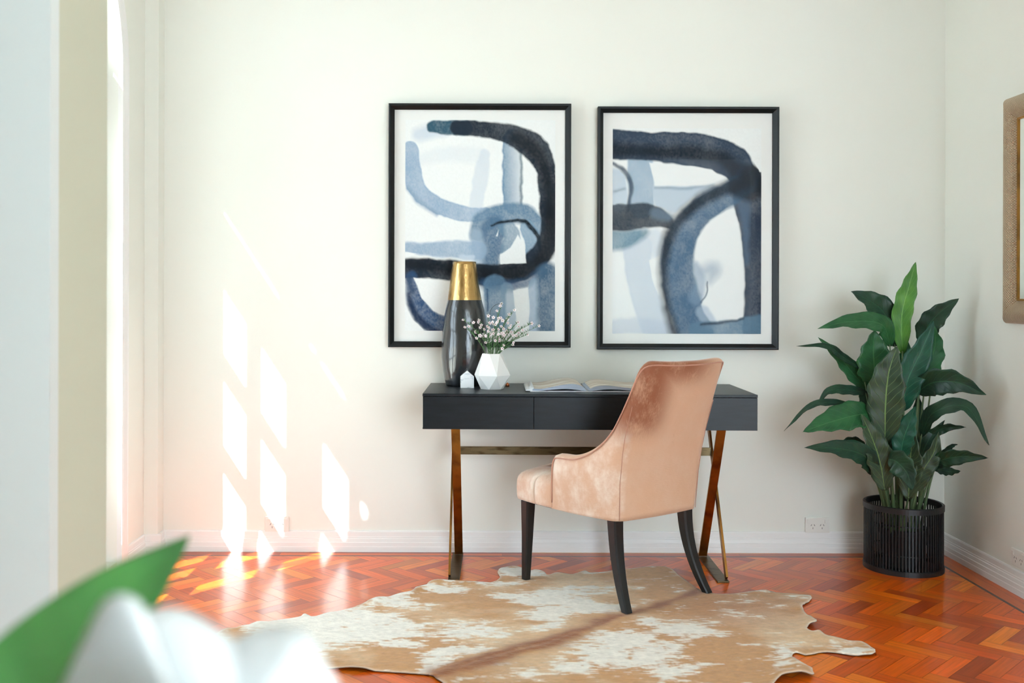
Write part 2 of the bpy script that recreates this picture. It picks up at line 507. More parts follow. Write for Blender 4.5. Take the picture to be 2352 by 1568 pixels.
# --- arched french window
def window():
    root = empty('window_1', (XG, YM, ZSILL)); root['kind'] = 'structure'
    inv = Vector((-XG, -YM, -ZSILL))
    t = 0.022
    def part(bm, name, m):
        bmesh.ops.translate(bm, verts=bm.verts[:], vec=inv)
        bmesh.ops.recalc_face_normals(bm, faces=bm.faces[:])
        return finish(bm, name, m, root)
    # frame: jambs, sill, transom, arch ring
    bm = bmesh.new()
    fw = 0.045
    box(bm, XG - 0.04, XG + 0.04, Y0 - fw, Y0 - 0.001, ZSILL, ZS)
    box(bm, XG - 0.04, XG + 0.04, Y1 + 0.001, Y1 + fw, ZSILL, ZS)
    box(bm, XG - 0.04, XG + 0.04, Y1, Y0, ZSILL - 0.055, ZSILL + 0.03)
    box(bm, XG - 0.045, XG + 0.045, Y1 + fw, Y0 - fw, 2.15, 2.225)
    n = 36
    rings = []
    for i in range(n + 1):
        a = PI * i / n
        c, s = -math.cos(a), math.sin(a)
        rings.append([Vector((XG + dx, YM + c * r, ZS + s * r)) for dx, r in ((-0.04, RW - 0.001), (0.04, RW - 0.001), (0.04, RW - fw), (0.012, RW - fw - 0.02), (-0.04, RW - fw - 0.02))])
    loft(bm, rings, True, True, True)
    part(bm, 'window_frame', M_trim)
    # leaves
    zrows = [(0.283, 0.653), (0.721, 1.091), (1.159, 1.529), (1.597, 1.967)]
    for cols in (((0.553, 0.748), (0.793, 0.991)), ((1.181, 1.378), (1.416, 1.61))):
        bm = bmesh.new()
        a0 = 0.477 if cols[0][0] < 1 else 1.088
        a1 = 1.084 if cols[0][0] < 1 else 1.686
        def bar(ya, yb, za, zb): box(bm, XG - t, XG + t, -yb, -ya, za, zb)
        bar(a0, cols[0][0], 0.092, 2.148); bar(cols[1][1], a1, 0.092, 2.148)
        bar(cols[0][0], cols[1][1], 0.092, zrows[0][0]); bar(cols[0][0], cols[1][1], zrows[-1][1], 2.148)
        bar(cols[0][1], cols[1][0], zrows[0][0], zrows[-1][1])
        for (za, zb), (zc, zd) in zip(zrows[:-1], zrows[1:]):
            bar(cols[0][0], cols[0][1], zb, zc); bar(cols[1][0], cols[1][1], zb, zc)
        part(bm, 'window_sash', M_trim)
        bm = bmesh.new()
        bm.faces.new([bm.verts.new((XG, -y, z)) for y, z in ((cols[0][0], 0.283), (cols[1][1], 0.283), (cols[1][1], 1.967), (cols[0][0], 1.967))])
        part(bm, 'pane', M_glassclear)
    # fanlight
    bm = bmesh.new()
    ri = RW - fw - 0.02
    for a in (PI * 0.25, PI * 0.5, PI * 0.75):
        d = Vector((0, -math.cos(a), math.sin(a)))
        s = Vector((0, math.sin(a), math.cos(a)))
        p0 = Vector((XG, YM, 2.215)); p1 = Vector((XG, YM, ZS)) + d * (ri + 0.005)
        x = Vector((0.02, 0, 0))
        loft(bm, [[p + s * 0.013 + x, p - s * 0.013 + x, p - s * 0.013 - x, p + s * 0.013 - x] for p in (p0, p1)], True, True, True)
    part(bm, 'glazing_bar', M_trim)
    bm = bmesh.new()
    pts = [(YM - math.cos(PI * i / n) * (ri + 0.01), ZS + math.sin(PI * i / n) * (ri + 0.01)) for i in range(n + 1)]
    pts = [(y, max(z, 2.22)) for y, z in pts]
    bm.faces.new([bm.verts.new((XG, y, z)) for y, z in pts])
    part(bm, 'pane', M_glassclear)
window()

# --- panelled door leaf standing in front of the partition (left edge of the view)
def door():
    root = empty('door_1', (-0.838, -2.83, 0.01)); root['kind'] = 'structure'
    bm = bmesh.new()
    Wd, H, T = 0.82, 2.3, 0.04
    st = 0.103
    zs = [(0.22, 0.985), (1.112, 2.18)]
    box(bm, -Wd, 0, 0.008, T, 0, H)                     # core
    box(bm, -st, 0, 0, 0.008, 0, H); box(bm, -Wd, -Wd + st, 0, 0.008, 0, H)
    for za, zb in ((0, zs[0][0]), (zs[0][1], zs[1][0]), (zs[1][1], H)):
        box(bm, -Wd + st, -st, 0, 0.008, za, zb)
    for za, zb in zs:                                   # raised fields with moulding
        for ins, d0, d1 in ((0.0, 0.0, 0.008), (0.05, 0.0035, 0.008)):
            x0, x1, z0, z1 = -Wd + st + ins, -st - ins, za + ins, zb - ins
            if ins == 0:
                for (a, b_, c, d) in ((x0, x0 + 0.018, z0, z1), (x1 - 0.018, x1, z0, z1), (x0 + 0.018, x1 - 0.018, z0, z0 + 0.018), (x0 + 0.018, x1 - 0.018, z1 - 0.018, z1)):
                    box(bm, a, b_, 0.003, 0.009, c, d)
            else: box(bm, x0, x1, d0, 0.009, z0, z1)
    finish(bm, 'door_panel', M_door, root)
    bm = bmesh.new()
    for z in (0.25, 1.15, 2.05):
        lathe(bm, [(0.007, -0.05), (0.007, 0.05)], 10, (-Wd - 0.006, T - 0.004, z), True, True)
    finish(bm, 'door_hinge', M_brass, root)
    bm = bmesh.new()
    tube(bm, [(-Wd + 0.06, 0.001, 1.04), (-Wd + 0.06, -0.05, 1.04)], 0.012)
    tube(bm, [(-Wd + 0.06, -0.05, 1.04), (-Wd + 0.06, -0.078, 1.04)], [0.026, 0.02], 16)
    finish(bm, 'door_handle', M_brass, root)
door()

# ------------------------------------------------------------------ framed prints
def paint(W, H, x0, x1, y0, y1, ops, seed):
    """small watercolour rasteriser; the coordinates are those of the sketch"""
    xs = np.linspace(x0, x1, W); ys = np.linspace(y0, y1, H)
    X, Y = np.meshgrid(xs, ys)
    wx = (fbm(X / 45, Y / 45, 4, seed) - 0.5) * 16; wy = (fbm(X / 45, Y / 45, 4, seed + 5) - 0.5) * 16
    gr = fbm(X / 7, Y / 9, 3, seed + 9)
    cl = fbm(X / 90, Y / 120, 4, seed + 14)
    img = np.ones((H, W, 3)) * np.array(srgb(240, 242, 240)[:3])
    for op in ops:
        if op[0] == 'S':
            _, pts, c, alpha, soft, edge, gran = op[:7]
            rot_side = op[7] if len(op) > 7 else 0
            p = catmull(pts, 40)
            best = np.full(X.shape, 1e9); hw = np.ones(X.shape); side = np.zeros(X.shape)
            XX, YY = X + wx, Y + wy
            for a, b in zip(p[:-1], p[1:]):
                d = b[:2] - a[:2]; l2 = (d ** 2).sum() + 1e-9
                t = np.clip(((XX - a[0]) * d[0] + (YY - a[1]) * d[1]) / l2, 0, 1)
                ddx = XX - a[0] - t * d[0]; ddy = YY - a[1] - t * d[1]
                rr = a[2] + (b[2] - a[2]) * t
                q = np.hypot(ddx, ddy) / rr
                m = q < best
                best = np.where(m, q, best); hw = np.where(m, rr, hw)
                side = np.where(m, np.sign(d[0] * ddy - d[1] * ddx) * q, side)
            dist = (best - 1) * hw
            a_ = np.clip(0.5 - dist / soft, 0, 1)
            v = alpha * (1 - gran + gran * 2 * (0.55 * cl + 0.45 * gr))
            if edge: v = v + edge * np.exp(-((best - 0.93) / 0.08) ** 2)
            if rot_side: v = v * (0.72 + 0.45 * rot_side * side)
            a_ = np.clip(a_ * v, 0, 1)[..., None]
            img = img * (1 - a_) + np.array(srgb(*c)[:3]) * a_
        else:
            _, poly, c, alpha, soft = op
            poly = np.array(poly, float)
            XX, YY = X + wx * 0.5, Y + wy * 0.5
            ins = np.zeros(X.shape, bool); dmin = np.full(X.shape, 1e9)
            for i in range(len(poly)):
                a, b = poly[i - 1], poly[i]
                cond = ((a[1] > YY) != (b[1] > YY))
                xi = (b[0] - a[0]) * (YY - a[1]) / (b[1] - a[1] + 1e-9) + a[0]
                ins ^= cond & (XX < xi)
                d = b - a; l2 = (d ** 2).sum() + 1e-9
                t = np.clip(((XX - a[0]) * d[0] + (YY - a[1]) * d[1]) / l2, 0, 1)
                dmin = np.minimum(dmin, np.hypot(XX - a[0] - t * d[0], YY - a[1] - t * d[1]))
            sd = np.where(ins, -dmin, dmin)
            a_ = (np.clip(0.5 - sd / soft, 0, 1) * alpha)[..., None]
            img = img * (1 - a_) + np.array(srgb(*c)[:3]) * a_
    img *= (0.97 + 0.06 * gr)[..., None]
    return np.clip(img, 0, 1)

NAVY = (14, 20, 28); SLATE = (30, 42, 56); MID = (84, 112, 134); LIGHT = (160, 180, 198); PALE = (206, 216, 226); TEAL = (54, 90, 108); PAPER = (240, 242, 240)
def S_(pts, c, al=0.95, soft=6, edge=0.0, gran=0.25, rs=0): return ('S', pts, c, al, soft, edge, gran, rs)
art1 = [
    S_([(230, 400, 34), (420, 360, 45), (600, 370, 48)], PALE, 0.28, 40),
    S_([(640, 360, 30), (620, 470, 42), (600, 590, 42), (585, 690, 35)], PALE, 0.55, 14),
    S_([(255, 245, 40), (330, 225, 45), (400, 215, 40)], PALE, 0.8, 40),
    S_([(205, 330, 44), (215, 450, 50), (242, 560, 52), (330, 640, 50), (450, 690, 46), (560, 715, 42), (640, 705, 35)], (150, 174, 198), 0.85, 10, 0.15, 0.45),
    S_([(190, 560, 12), (220, 600, 14), (280, 660, 16), (360, 710, 12)], (120, 148, 176), 0.5, 20),
    S_([(805, 270, 58), (800, 400, 57), (800, 520, 57), (805, 650, 58)], (112, 144, 170), 0.8, 10, 0.1, 0.3, 1),
    S_([(852, 330, 7), (852, 480, 7), (852, 655, 7)], TEAL, 0.7, 12),
    S_([(595, 830, 42), (640, 750, 62), (760, 705, 60), (880, 715, 58), (950, 780, 50)], (98, 130, 156), 0.9, 22, 0, 0.35),
    S_([(690, 790, 70), (680, 890, 68), (672, 1010, 52)], (78, 110, 138), 0.9, 26, 0, 0.3),
    S_([(590, 830, 36), (600, 930, 38), (610, 1000, 30)], LIGHT, 0.7, 26),
    S_([(770, 790, 50), (800, 850, 48), (760, 920, 30)], (104, 136, 160), 0.75, 12, 0.1, 0.4),
    S_([(890, 790, 46), (925, 880, 46), (900, 975, 40)], (132, 160, 182), 0.85, 10, 0.15, 0.3),
    S_([(190, 905, 34), (300, 915, 38), (450, 915, 50), (600, 925, 54)], (146, 170, 194), 0.8, 18, 0.1, 0.45),
    S_([(680, 775, 5), (780, 750, 8), (880, 758, 11), (945, 835, 12), (962, 920, 8)], NAVY, 0.95, 10),
    S_([(330, 200, 34), (420, 204, 42), (520, 208, 46)], TEAL, 0.95, 12, 0.1, 0.3),
    S_([(480, 208, 44), (600, 214, 46), (720, 226, 52), (830, 262, 66), (925, 318, 78), (992, 420, 60), (1006, 540, 54), (1012, 660, 50), (1012, 800, 48), (985, 920, 62), (900, 1010, 68), (750, 1062, 64), (600, 1062, 62), (450, 1040, 60), (300, 1028, 58), (160, 1030, 56)], SLATE, 0.97, 12, 0.0, 0.12),
    S_([(820, 265, 40), (925, 330, 40), (985, 430, 30), (1020, 600, 34), (1020, 800, 40), (985, 950, 45), (860, 1040, 44), (600, 1050, 40), (400, 1020, 36), (180, 1000, 26)], NAVY, 0.8, 40, 0, 0.2),
    S_([(640, 1120, 26), (760, 1130, 30), (880, 1115, 28), (960, 1060, 22)], (52, 84, 120), 0.8, 36),
    ('P', [(835, 830), (875, 905), (885, 995), (732, 1002), (730, 945), (790, 905)], PAPER, 1, 5),
    ('P', [(722, 800), (712, 842), (704, 838)], PAPER, 1, 5),
    ('P', [(176, 930), (240, 943), (176, 968)], PAPER, 1, 5),
    S_([(500, 960, 12), (570, 962, 14)], PALE, 0.7, 12),
    S_([(210, 1080, 34), (225, 1190, 46), (285, 1300, 58), (380, 1355, 56), (500, 1400, 50)], (48, 80, 118), 0.85, 22, 0.1, 0.35),
    S_([(196, 1180, 12), (230, 1290, 18), (310, 1375, 22), (380, 1400, 14)], (20, 40, 70), 0.85, 20),
    S_([(195, 1090, 18), (215, 1160, 20)], (40, 66, 96), 0.8, 20),
    ('P', [(176, 1250), (205, 1310), (290, 1390), (176, 1392)], PAPER, 1, 5),
    ('P', [(222, 1082), (330, 1098), (445, 1110), (440, 1320), (340, 1275), (270, 1200), (248, 1130)], PAPER, 1, 6),
    S_([(700, 1130, 66), (700, 1250, 66), (700, 1400, 66)], (96, 130, 158), 0.8, 16, 0.05, 0.4),
    S_([(770, 1150, 40), (785, 1260, 42), (770, 1400, 42)], (132, 160, 182), 0.6, 12),
    S_([(655, 1150, 5), (655, 1270, 5)], (50, 84, 118), 0.8, 8),
    S_([(930, 1120, 34), (925, 1250, 34), (925, 1400, 34)], (140, 166, 190), 0.7, 10),
    S_([(1010, 1060, 66), (1010, 1200, 62), (1010, 1400, 60)], (70, 100, 126), 0.88, 30, 0, 0.35),
    ('P', [(806, 1155), (893, 1138), (904, 1240), (900, 1392), (838, 1392)], PAPER, 0.95, 6),
]
art2 = [
    S_([(330, 380, 74), (335, 500, 74), (340, 660, 74)], (150, 174, 194), 0.85, 14, 0.05, 0.35),
    S_([(190, 500, 60), (200, 640, 60)], (184, 200, 214), 0.8, 20),
    S_([(180, 575, 8), (240, 560, 7)], (90, 118, 140), 0.5, 14),
    S_([(172, 412, 10), (236, 448, 13), (276, 520, 14), (272, 600, 12), (264, 690, 10)], (48, 66, 86), 0.85, 14),
    ('P', [(400, 545), (800, 545), (640, 610), (540, 700), (420, 660)], (190, 204, 216), 0.9, 16),
    S_([(420, 552, 6), (600, 556, 7), (760, 540, 6)], (110, 138, 160), 0.6, 18),
    S_([(172, 296, 90), (380, 312, 84), (560, 322, 96), (730, 344, 100), (870, 402, 98), (950, 490, 78), (1010, 520, 50)], (50, 66, 86), 0.97, 12, 0.05, 0.15),
    S_([(172, 330, 44), (400, 345, 36), (640, 350, 46), (800, 380, 44), (900, 450, 50)], NAVY, 0.75, 50, 0, 0.3),
    ('P', [(385, 408), (640, 425), (755, 445), (812, 498), (770, 520), (560, 530), (420, 535)], PAPER, 1, 8),
    S_([(320, 900, 84), (325, 1050, 76), (370, 1200, 84), (440, 1400, 92)], (204, 214, 224), 0.75, 16, 0.06, 0.3),
    S_([(420, 830, 40), (440, 900, 50), (470, 1000, 30)], PALE, 0.6, 30),
    ('P', [(385, 975), (450, 950), (460, 1120), (440, 1180), (405, 1090)], PAPER, 0.95, 6),
    S_([(172, 1370, 44), (330, 1360, 48), (500, 1390, 50)], (192, 202, 216), 0.55, 26),
    S_([(172, 862, 62), (260, 850, 52), (360, 815, 24)], (104, 140, 158), 0.85, 34, 0, 0.35),
    S_([(160, 728, 78), (280, 724, 78), (380, 716, 68), (470, 740, 44), (510, 770, 24)], (34, 46, 58), 0.92, 14, 0, 0.15),
    S_([(420, 700, 30), (500, 720, 30)], (110, 132, 152), 0.6, 30),
    S_([(965, 500, 78), (962, 640, 84), (985, 800, 66), (992, 1000, 58), (1000, 1200, 56), (990, 1420, 60)], (40, 54, 74), 0.97, 12, 0, 0.15),
    S_([(940, 640, 40), (950, 800, 20), (955, 1000, 12)], (88, 112, 138), 0.6, 24),
    S_([(960, 520, 60), (850, 590, 72), (720, 665, 78), (610, 780, 84), (560, 900, 94), (552, 1040, 98), (575, 1180, 102), (620, 1300, 104), (660, 1420, 110)], (72, 104, 132), 0.94, 20, 0, 0.3),
    S_([(960, 500, 52), (850, 550, 40), (700, 620, 36), (580, 720, 34), (500, 840, 34), (470, 1000, 26), (474, 1140, 24), (500, 1290, 24), (540, 1420, 28)], NAVY, 0.85, 44, 0, 0.2),
    S_([(985, 480, 70), (980, 560, 70), (900, 560, 50)], NAVY, 0.8, 40),
    ('P', [(885, 680), (902, 760), (925, 880), (938, 1000), (944, 1110), (930, 1210), (905, 1270), (745, 1335), (705, 1280), (690, 1230), (715, 1190), (728, 1100), (690, 1030), (652, 950), (668, 860), (716, 775), (790, 710)], PAPER, 1, 12),
    S_([(715, 1040, 30), (760, 1030, 44), (740, 1090, 20)], (150, 168, 186), 0.6, 60),
    S_([(660, 1000, 20), (680, 1100, 34), (660, 1200, 40)], (130, 156, 180), 0.6, 30),
    S_([(725, 1100, 3), (720, 1170, 4), (690, 1225, 4)], (60, 84, 108), 0.8, 6),
    S_([(700, 1280, 40), (740, 1340, 40)], (170, 188, 206), 0.6, 20),
    S_([(660, 1380, 44), (850, 1370, 44), (1040, 1350, 60)], (92, 126, 150), 0.85, 16, 0, 0.3),
    S_([(690, 1352, 8), (800, 1342, 7), (940, 1318, 6)], (30, 44, 58), 0.85, 14),
    ('P', [(172, 130), (172, 206), (420, 224), (640, 226), (830, 244), (940, 305), (1000, 400), (1030, 460), (1060, 460), (1060, 130)], PAPER, 1, 5),
]

def picture(x0, x1, z0, z1, ax0, ax1, az0, az1, img, label):
    fx, fz = (x0 + x1) / 2, (z0 + z1) / 2
    root = empty('framed_print', (fx, 0, fz))
    tag(root, label, 'picture', 'framed abstract prints on the back wall')
    hw, hh = (x1 - x0) / 2, (z1 - z0) / 2
    # mitred moulding: (inset, depth from wall)
    prof = [(0, 0.001), (0, 0.040), (0.004, 0.042), (0.010, 0.042), (0.013, 0.039), (0.027, 0.026), (0.027, 0.001)]
    bm = bmesh.new()
    cs = [(-1, -1), (1, -1), (1, 1), (-1, 1)]
    rings = [[Vector((sx * (hw - i), -d, sz * (hh - i))) for i, d in prof] for sx, sz in cs]
    rings.append(rings[0])
    loft(bm, rings, True)
    bmesh.ops.remove_doubles(bm, verts=bm.verts[:], dist=1e-6)
    bmesh.ops.recalc_face_normals(bm, faces=bm.faces[:])
    finish(bm, 'frame', M_black, root)
    boxo('mount_board', (-hw + 0.02, hw - 0.02, -0.016, -0.003, -hh + 0.02, hh - 0.02), M_paper, root)
    # the print: a sheet whose ink is a colour attribute of its own
    H, W = img.shape[:2]
    gx = np.linspace(ax0 - fx, ax1 - fx, W); gz = np.linspace(az1 - fz, az0 - fz, H)
    X, Z = np.meshgrid(gx, gz)
    co = np.stack([X, np.full_like(X, -0.0172), Z], -1).reshape(-1, 3)
    idx = np.arange(H * W).reshape(H, W)
    f = np.stack([idx[:-1, :-1], idx[1:, :-1], idx[1:, 1:], idx[:-1, 1:]], -1).reshape(-1, 4)
    me = bpy.data.meshes.new('print')
    me.from_pydata(co.tolist(), [], f.tolist())
    ca = me.color_attributes.new('ink', 'FLOAT_COLOR', 'POINT')
    ca.data.foreach_set('color', np.concatenate([img.reshape(-1, 3), np.ones((H * W, 1))], 1).ravel())
    m = mat('watercolour_print', (1, 1, 1, 1), 0.7, spec=0.15, attr='ink')
    link_mesh(me, 'print', m, root)
    boxo('glass', (-hw + 0.02, hw - 0.02, -0.0235, -0.022, -hh + 0.02, hh - 0.02), M_artglass, root)
    return root
sc = 1 / 483.5
i1 = paint(230, 326, 175, 1052, 160, 1392, art1, 2)
i2 = paint(228, 322, 172, 1040, 205, 1406, art2, 31)
def X_(px): return (px - CX) / 484.0
def Z_(py): return CAMZ - (py - CY) / 484.0
picture(X_(891.5), X_(1311), Z_(797.5), Z_(237.5), X_(929.5), X_(1275.5), Z_(760), Z_(273.5), i1,
        'black framed blue watercolour print hanging on the left, behind the tall vase')
picture(X_(1372.5), X_(1789), Z_(801.5), Z_(243.5), X_(1408), X_(1751), Z_(765.5), Z_(291.5), i2,
        'black framed blue watercolour print hanging on the right, above the pink chair')

# ------------------------------------------------------------------ mirror on the right wall
def mirror():
    cy, cz = CAMY + 3.86, 1.584
    root = empty('wall_mirror', (XR, cy, cz))
    tag(root, 'rectangular mirror with woven champagne frame on the right wall', 'mirror')
    hw, hh = 0.33, 0.470
    fw = 0.098
    nseg = 14
    bm = bmesh.new()
    prof = []
    for k in range(nseg + 1):
        t = k / nseg
        d = 0.012 + 0.03 * math.sin(PI * min(1, t * 1.12)) ** 0.7 if t < 0.9 else 0.012
        prof.append((fw * t, d))
    prof = [(0, 0.001)] + prof + [(fw, 0.001)]
    cs = [(-1, -1), (1, -1), (1, 1), (-1, 1)]
    rings = [[Vector((-d, sy * (hw - i), sz * (hh - i))) for i, d in prof] for sy, sz in cs]
    rings.append(rings[0])
    loft(bm, rings, True)
    bmesh.ops.remove_doubles(bm, verts=bm.verts[:], dist=1e-6)
    bmesh.ops.recalc_face_normals(bm, faces=bm.faces[:])
    # woven champagne surface
    m = bpy.data.materials.new('woven_champagne'); m.use_nodes = True
    nt = m.node_tree; N = nt.nodes; L = nt.links; b = N['Principled BSDF']
    b.inputs['Base Color'].default_value = srgb(196, 168, 132); b.inputs['Metallic'].default_value = 0.3; b.inputs['Roughness'].default_value = 0.35
    tc = N.new('ShaderNodeTexCoord')
    def wave(rot, scale):
        mp = N.new('ShaderNodeMapping'); mp.inputs['Rotation'].default_value = (rot, 0, 0)
        wv = N.new('ShaderNodeTexWave'); wv.bands_direction = 'Z'; wv.inputs['Scale'].default_value = scale; wv.inputs['Distortion'].default_value = 0.6
        L.new(tc.outputs['Object'], mp.inputs[0]); L.new(mp.outputs[0], wv.inputs[0]); return wv.outputs['Fac']
    mm = N.new('ShaderNodeMath'); mm.operation = 'MULTIPLY'
    L.new(wave(0.9, 48), mm.inputs[0]); L.new(wave(-0.9, 48), mm.inputs[1])
    mx = N.new('ShaderNodeMix'); mx.data_type = 'RGBA'; mx.inputs['A'].default_value = srgb(170, 142, 108); mx.inputs['B'].default_value = srgb(250, 236, 214)
    L.new(mm.outputs[0], mx.inputs['Factor']); L.new(mx.outputs['Result'], b.inputs['Base Color'])
    bp = N.new('ShaderNodeBump'); bp.inputs['Strength'].default_value = 0.9; bp.inputs['Distance'].default_value = 0.004
    L.new(mm.outputs[0], bp.inputs['Height']); L.new(bp.outputs['Normal'], b.inputs['Normal'])
    finish(bm, 'frame', m, root)
    boxo('mirror_glass', (-0.012, -0.002, -hw + fw - 0.004, hw - fw + 0.004, -hh + fw - 0.004, hh - fw + 0.004), M_mirror, root)
    bm = bmesh.new()     # thin gold lip
    e = 0.004
    for (a, b_, c, d) in ((-hw + fw - e, hw - fw + e, -hh + fw - e, -hh + fw + e), (-hw + fw - e, hw - fw + e, hh - fw - e, hh - fw + e), (-hw + fw - e, -hw + fw + e, -hh + fw + e, hh - fw - e), (hw - fw - e, hw - fw + e, -hh + fw + e, hh - fw - e)):
        box(bm, -0.017, -0.0122, a, b_, c, d)
    finish(bm, 'lip', M_brass, root)
mirror()

# ------------------------------------------------------------------ power outlets
def outlet(M, label, group='double power outlets'):
    root = empty('power_outlet')
    root.matrix_world = M
    tag(root, label, 'power outlet', group)
    bm = bmesh.new(); box(bm, -0.0575, 0.0575, -0.010, -0.0005, -0.036, 0.036); bevel_all(bm, 0.003)
    finish(bm, 'plate', M_plastic, root)
    for s in (-1, 1):
        bm = bmesh.new(); box(bm, s * 0.042 - 0.0085, s * 0.042 + 0.0085, -0.0135, -0.009, 0.009, 0.027); bevel_all(bm, 0.0015)
        finish(bm, 'switch', M_plastic, root)
        bm = bmesh.new()
        for dx, a, dz in ((-0.0075, -0.5, 0.0), (0.0075, 0.5, 0.0), (0, 0, -0.0145)):
            R = Matrix.Translation((s * 0.022 + dx, 0, dz)) @ Matrix.Rotation(-a, 4, 'Y')
            box(bm, -0.001, 0.001, -0.0104, -0.0098, -0.0045, 0.0045, M=R)
        finish(bm, 'socket', M_slot, root)
    return root
outlet(Matrix.Translation((X_(1884), 0, Z_(1208) + 0.002)), 'double power outlet on the back wall between desk and potted plant')
outlet(Matrix.Translation((X_(634), 0, Z_(1208))), 'double power outlet in the sunlit patch of the back wall at left')
outlet(Matrix.Translation((XR, CAMY + 4.09, 0.147)) @ Matrix.Rotation(-PI / 2, 4, 'Z'), 'double power outlet low on the right wall above the skirting')

# ------------------------------------------------------------------ desk
DT = 0.807
def desk():
    root = empty('writing_desk', (0.466, -0.279, 0), math.radians(-1.0))
    tag(root, 'charcoal black writing desk with drawers and crossed brass legs against the back wall', 'desk')
    hx, y0, y1, zb = 0.709, -0.2685, 0.249, 0.656
    bm = bmesh.new()
    box(bm, -hx, hx, y0 + 0.019, y1, zb + 0.001, DT - 0.013)
    box(bm, -hx, hx, y0 + 0.006, y0 + 0.019, zb, zb + 0.006)
    finish(bm, 'body', M_desk, root)
    bm = bmesh.new(); box(bm, -hx, hx, y0, y1 + 0.001, DT - 0.012, DT); bevel_all(bm, 0.0012)
    finish(bm, 'desktop', M_desk, root)
    w3 = 2 * hx / 3
    for k in range(3):
        bm = bmesh.new()
        box(bm, -hx + k * w3 + 0.0012, -hx + (k + 1) * w3 - 0.0012, y0 + 0.0006, y0 + 0.0185, zb, DT - 0.0135); bevel_all(bm, 0.001)
        finish(bm, 'drawer', M_desk, root)
    for s in (-1, 1):
        x = s * 0.576
        bm = bmesh.new(); box(bm, x - 0.025, x + 0.025, -0.225, 0.222, 0.0, 0.008); bevel_all(bm, 0.0012)
        finish(bm, 'foot_plate', M_brass2, root)
        bm = bmesh.new(); box(bm, x - 0.034, x + 0.034, -0.215, 0.215, zb - 0.005, zb - 0.0005)
        finish(bm, 'mounting_plate', M_brass, root)
        # wide flat bar, top front to bottom back
        def flat(ya, za, yb, zb_, xa, xb, th):
            bm = bmesh.new()
            a = Vector((0, ya, za)); b_ = Vector((0, yb, zb_)); d = (b_ - a).normalized()
            n = Vector((0, -d.z, d.y)) * th / 2
            vs = []
            for p in (a, b_):
                for q in ((xa, n), (xb, n), (xb, -n), (xa, -n)):
                    vs.append(bm.verts.new(Vector((q[0], 0, 0)) + p + q[1]))
            for f in ((3, 2, 1, 0), (4, 5, 6, 7), (0, 1, 5, 4), (1, 2, 6, 5), (2, 3, 7, 6), (3, 0, 4, 7)): bm.faces.new([vs[i] for i in f])
            bmesh.ops.recalc_face_normals(bm, faces=bm.faces[:])
            return bm
        xi = x - s * 0.004
        xo = x + s * 0.020
        finish(flat(-0.20, zb - 0.004, 0.185, 0.012, xi - 0.02 if s > 0 else xi - 0.018, xi + 0.018 if s > 0 else xi + 0.02, 0.010), 'leg', M_brass, root)
        finish(flat(0.20, zb - 0.004, -0.195, 0.012, xo - 0.0045, xo + 0.0045, 0.034), 'leg', M_brass, root)
    bm = bmesh.new(); box(bm, -0.592, 0.592, 0.104, 0.114, 0.490, 0.527)
    finish(bm, 'stretcher', M_brass2, root)
    return root
desk()

# ------------------------------------------------------------------ things on the desk
def tall_vase():
    c = P(1064, 700, 4.608)
    root = empty('tall_vase', (c.x, c.y, DT))
    tag(root, 'tall black ceramic vase with gold neck on the left end of the desk', 'vase')
    H = 0.573
    prof = [(0.074, 0.0), (0.079, 0.004), (0.086, 0.03), (0.096, 0.075), (0.1035, 0.13), (0.1055, 0.19), (0.1035, 0.25), (0.098, 0.31), (0.092, 0.35), (0.0805, 0.396)]
    top = [(0.0805, 0.396), (0.070, 0.46), (0.060, 0.53), (0.0535, 0.573), (0.0505, 0.573), (0.055, 0.54), (0.066, 0.46), (0.07, 0.42)]
    def dense(p, k):
        out = []
        for a, b_ in zip(p[:-1], p[1:]):
            for i in range(k): out.append((a[0] + (b_[0] - a[0]) * i / k, a[1] + (b_[1] - a[1]) * i / k))
        return out + [p[-1]]
    def wob(a, z):
        e = min(1, z / 0.05)
        return e * (0.018 * math.sin(2 * a + 9 * z + 1) + 0.010 * math.sin(3 * a - 13 * z) + 0.007 * math.sin(5 * a + 21 * z))
    bm = bmesh.new()
    vr = lathe(bm, dense([(r, z) for r, z in prof], 3), 56, (0, 0, 0), True, False, wob)
    for v in bm.verts: v.co.x += 0.010 * (v.co.z / H) + 0.004 * math.sin(v.co.z * 9)
    finish(bm, 'body', M_blackcer, root, smooth=True)
    bm = bmesh.new()
    lathe(bm, dense(top, 3), 56, (0, 0, 0), False, True, wob)
    for v in bm.verts: v.co.x += 0.010 * (v.co.z / H) + 0.004 * math.sin(v.co.z * 9)
    finish(bm, 'gold_neck', M_gold, root, smooth=True)
tall_vase()

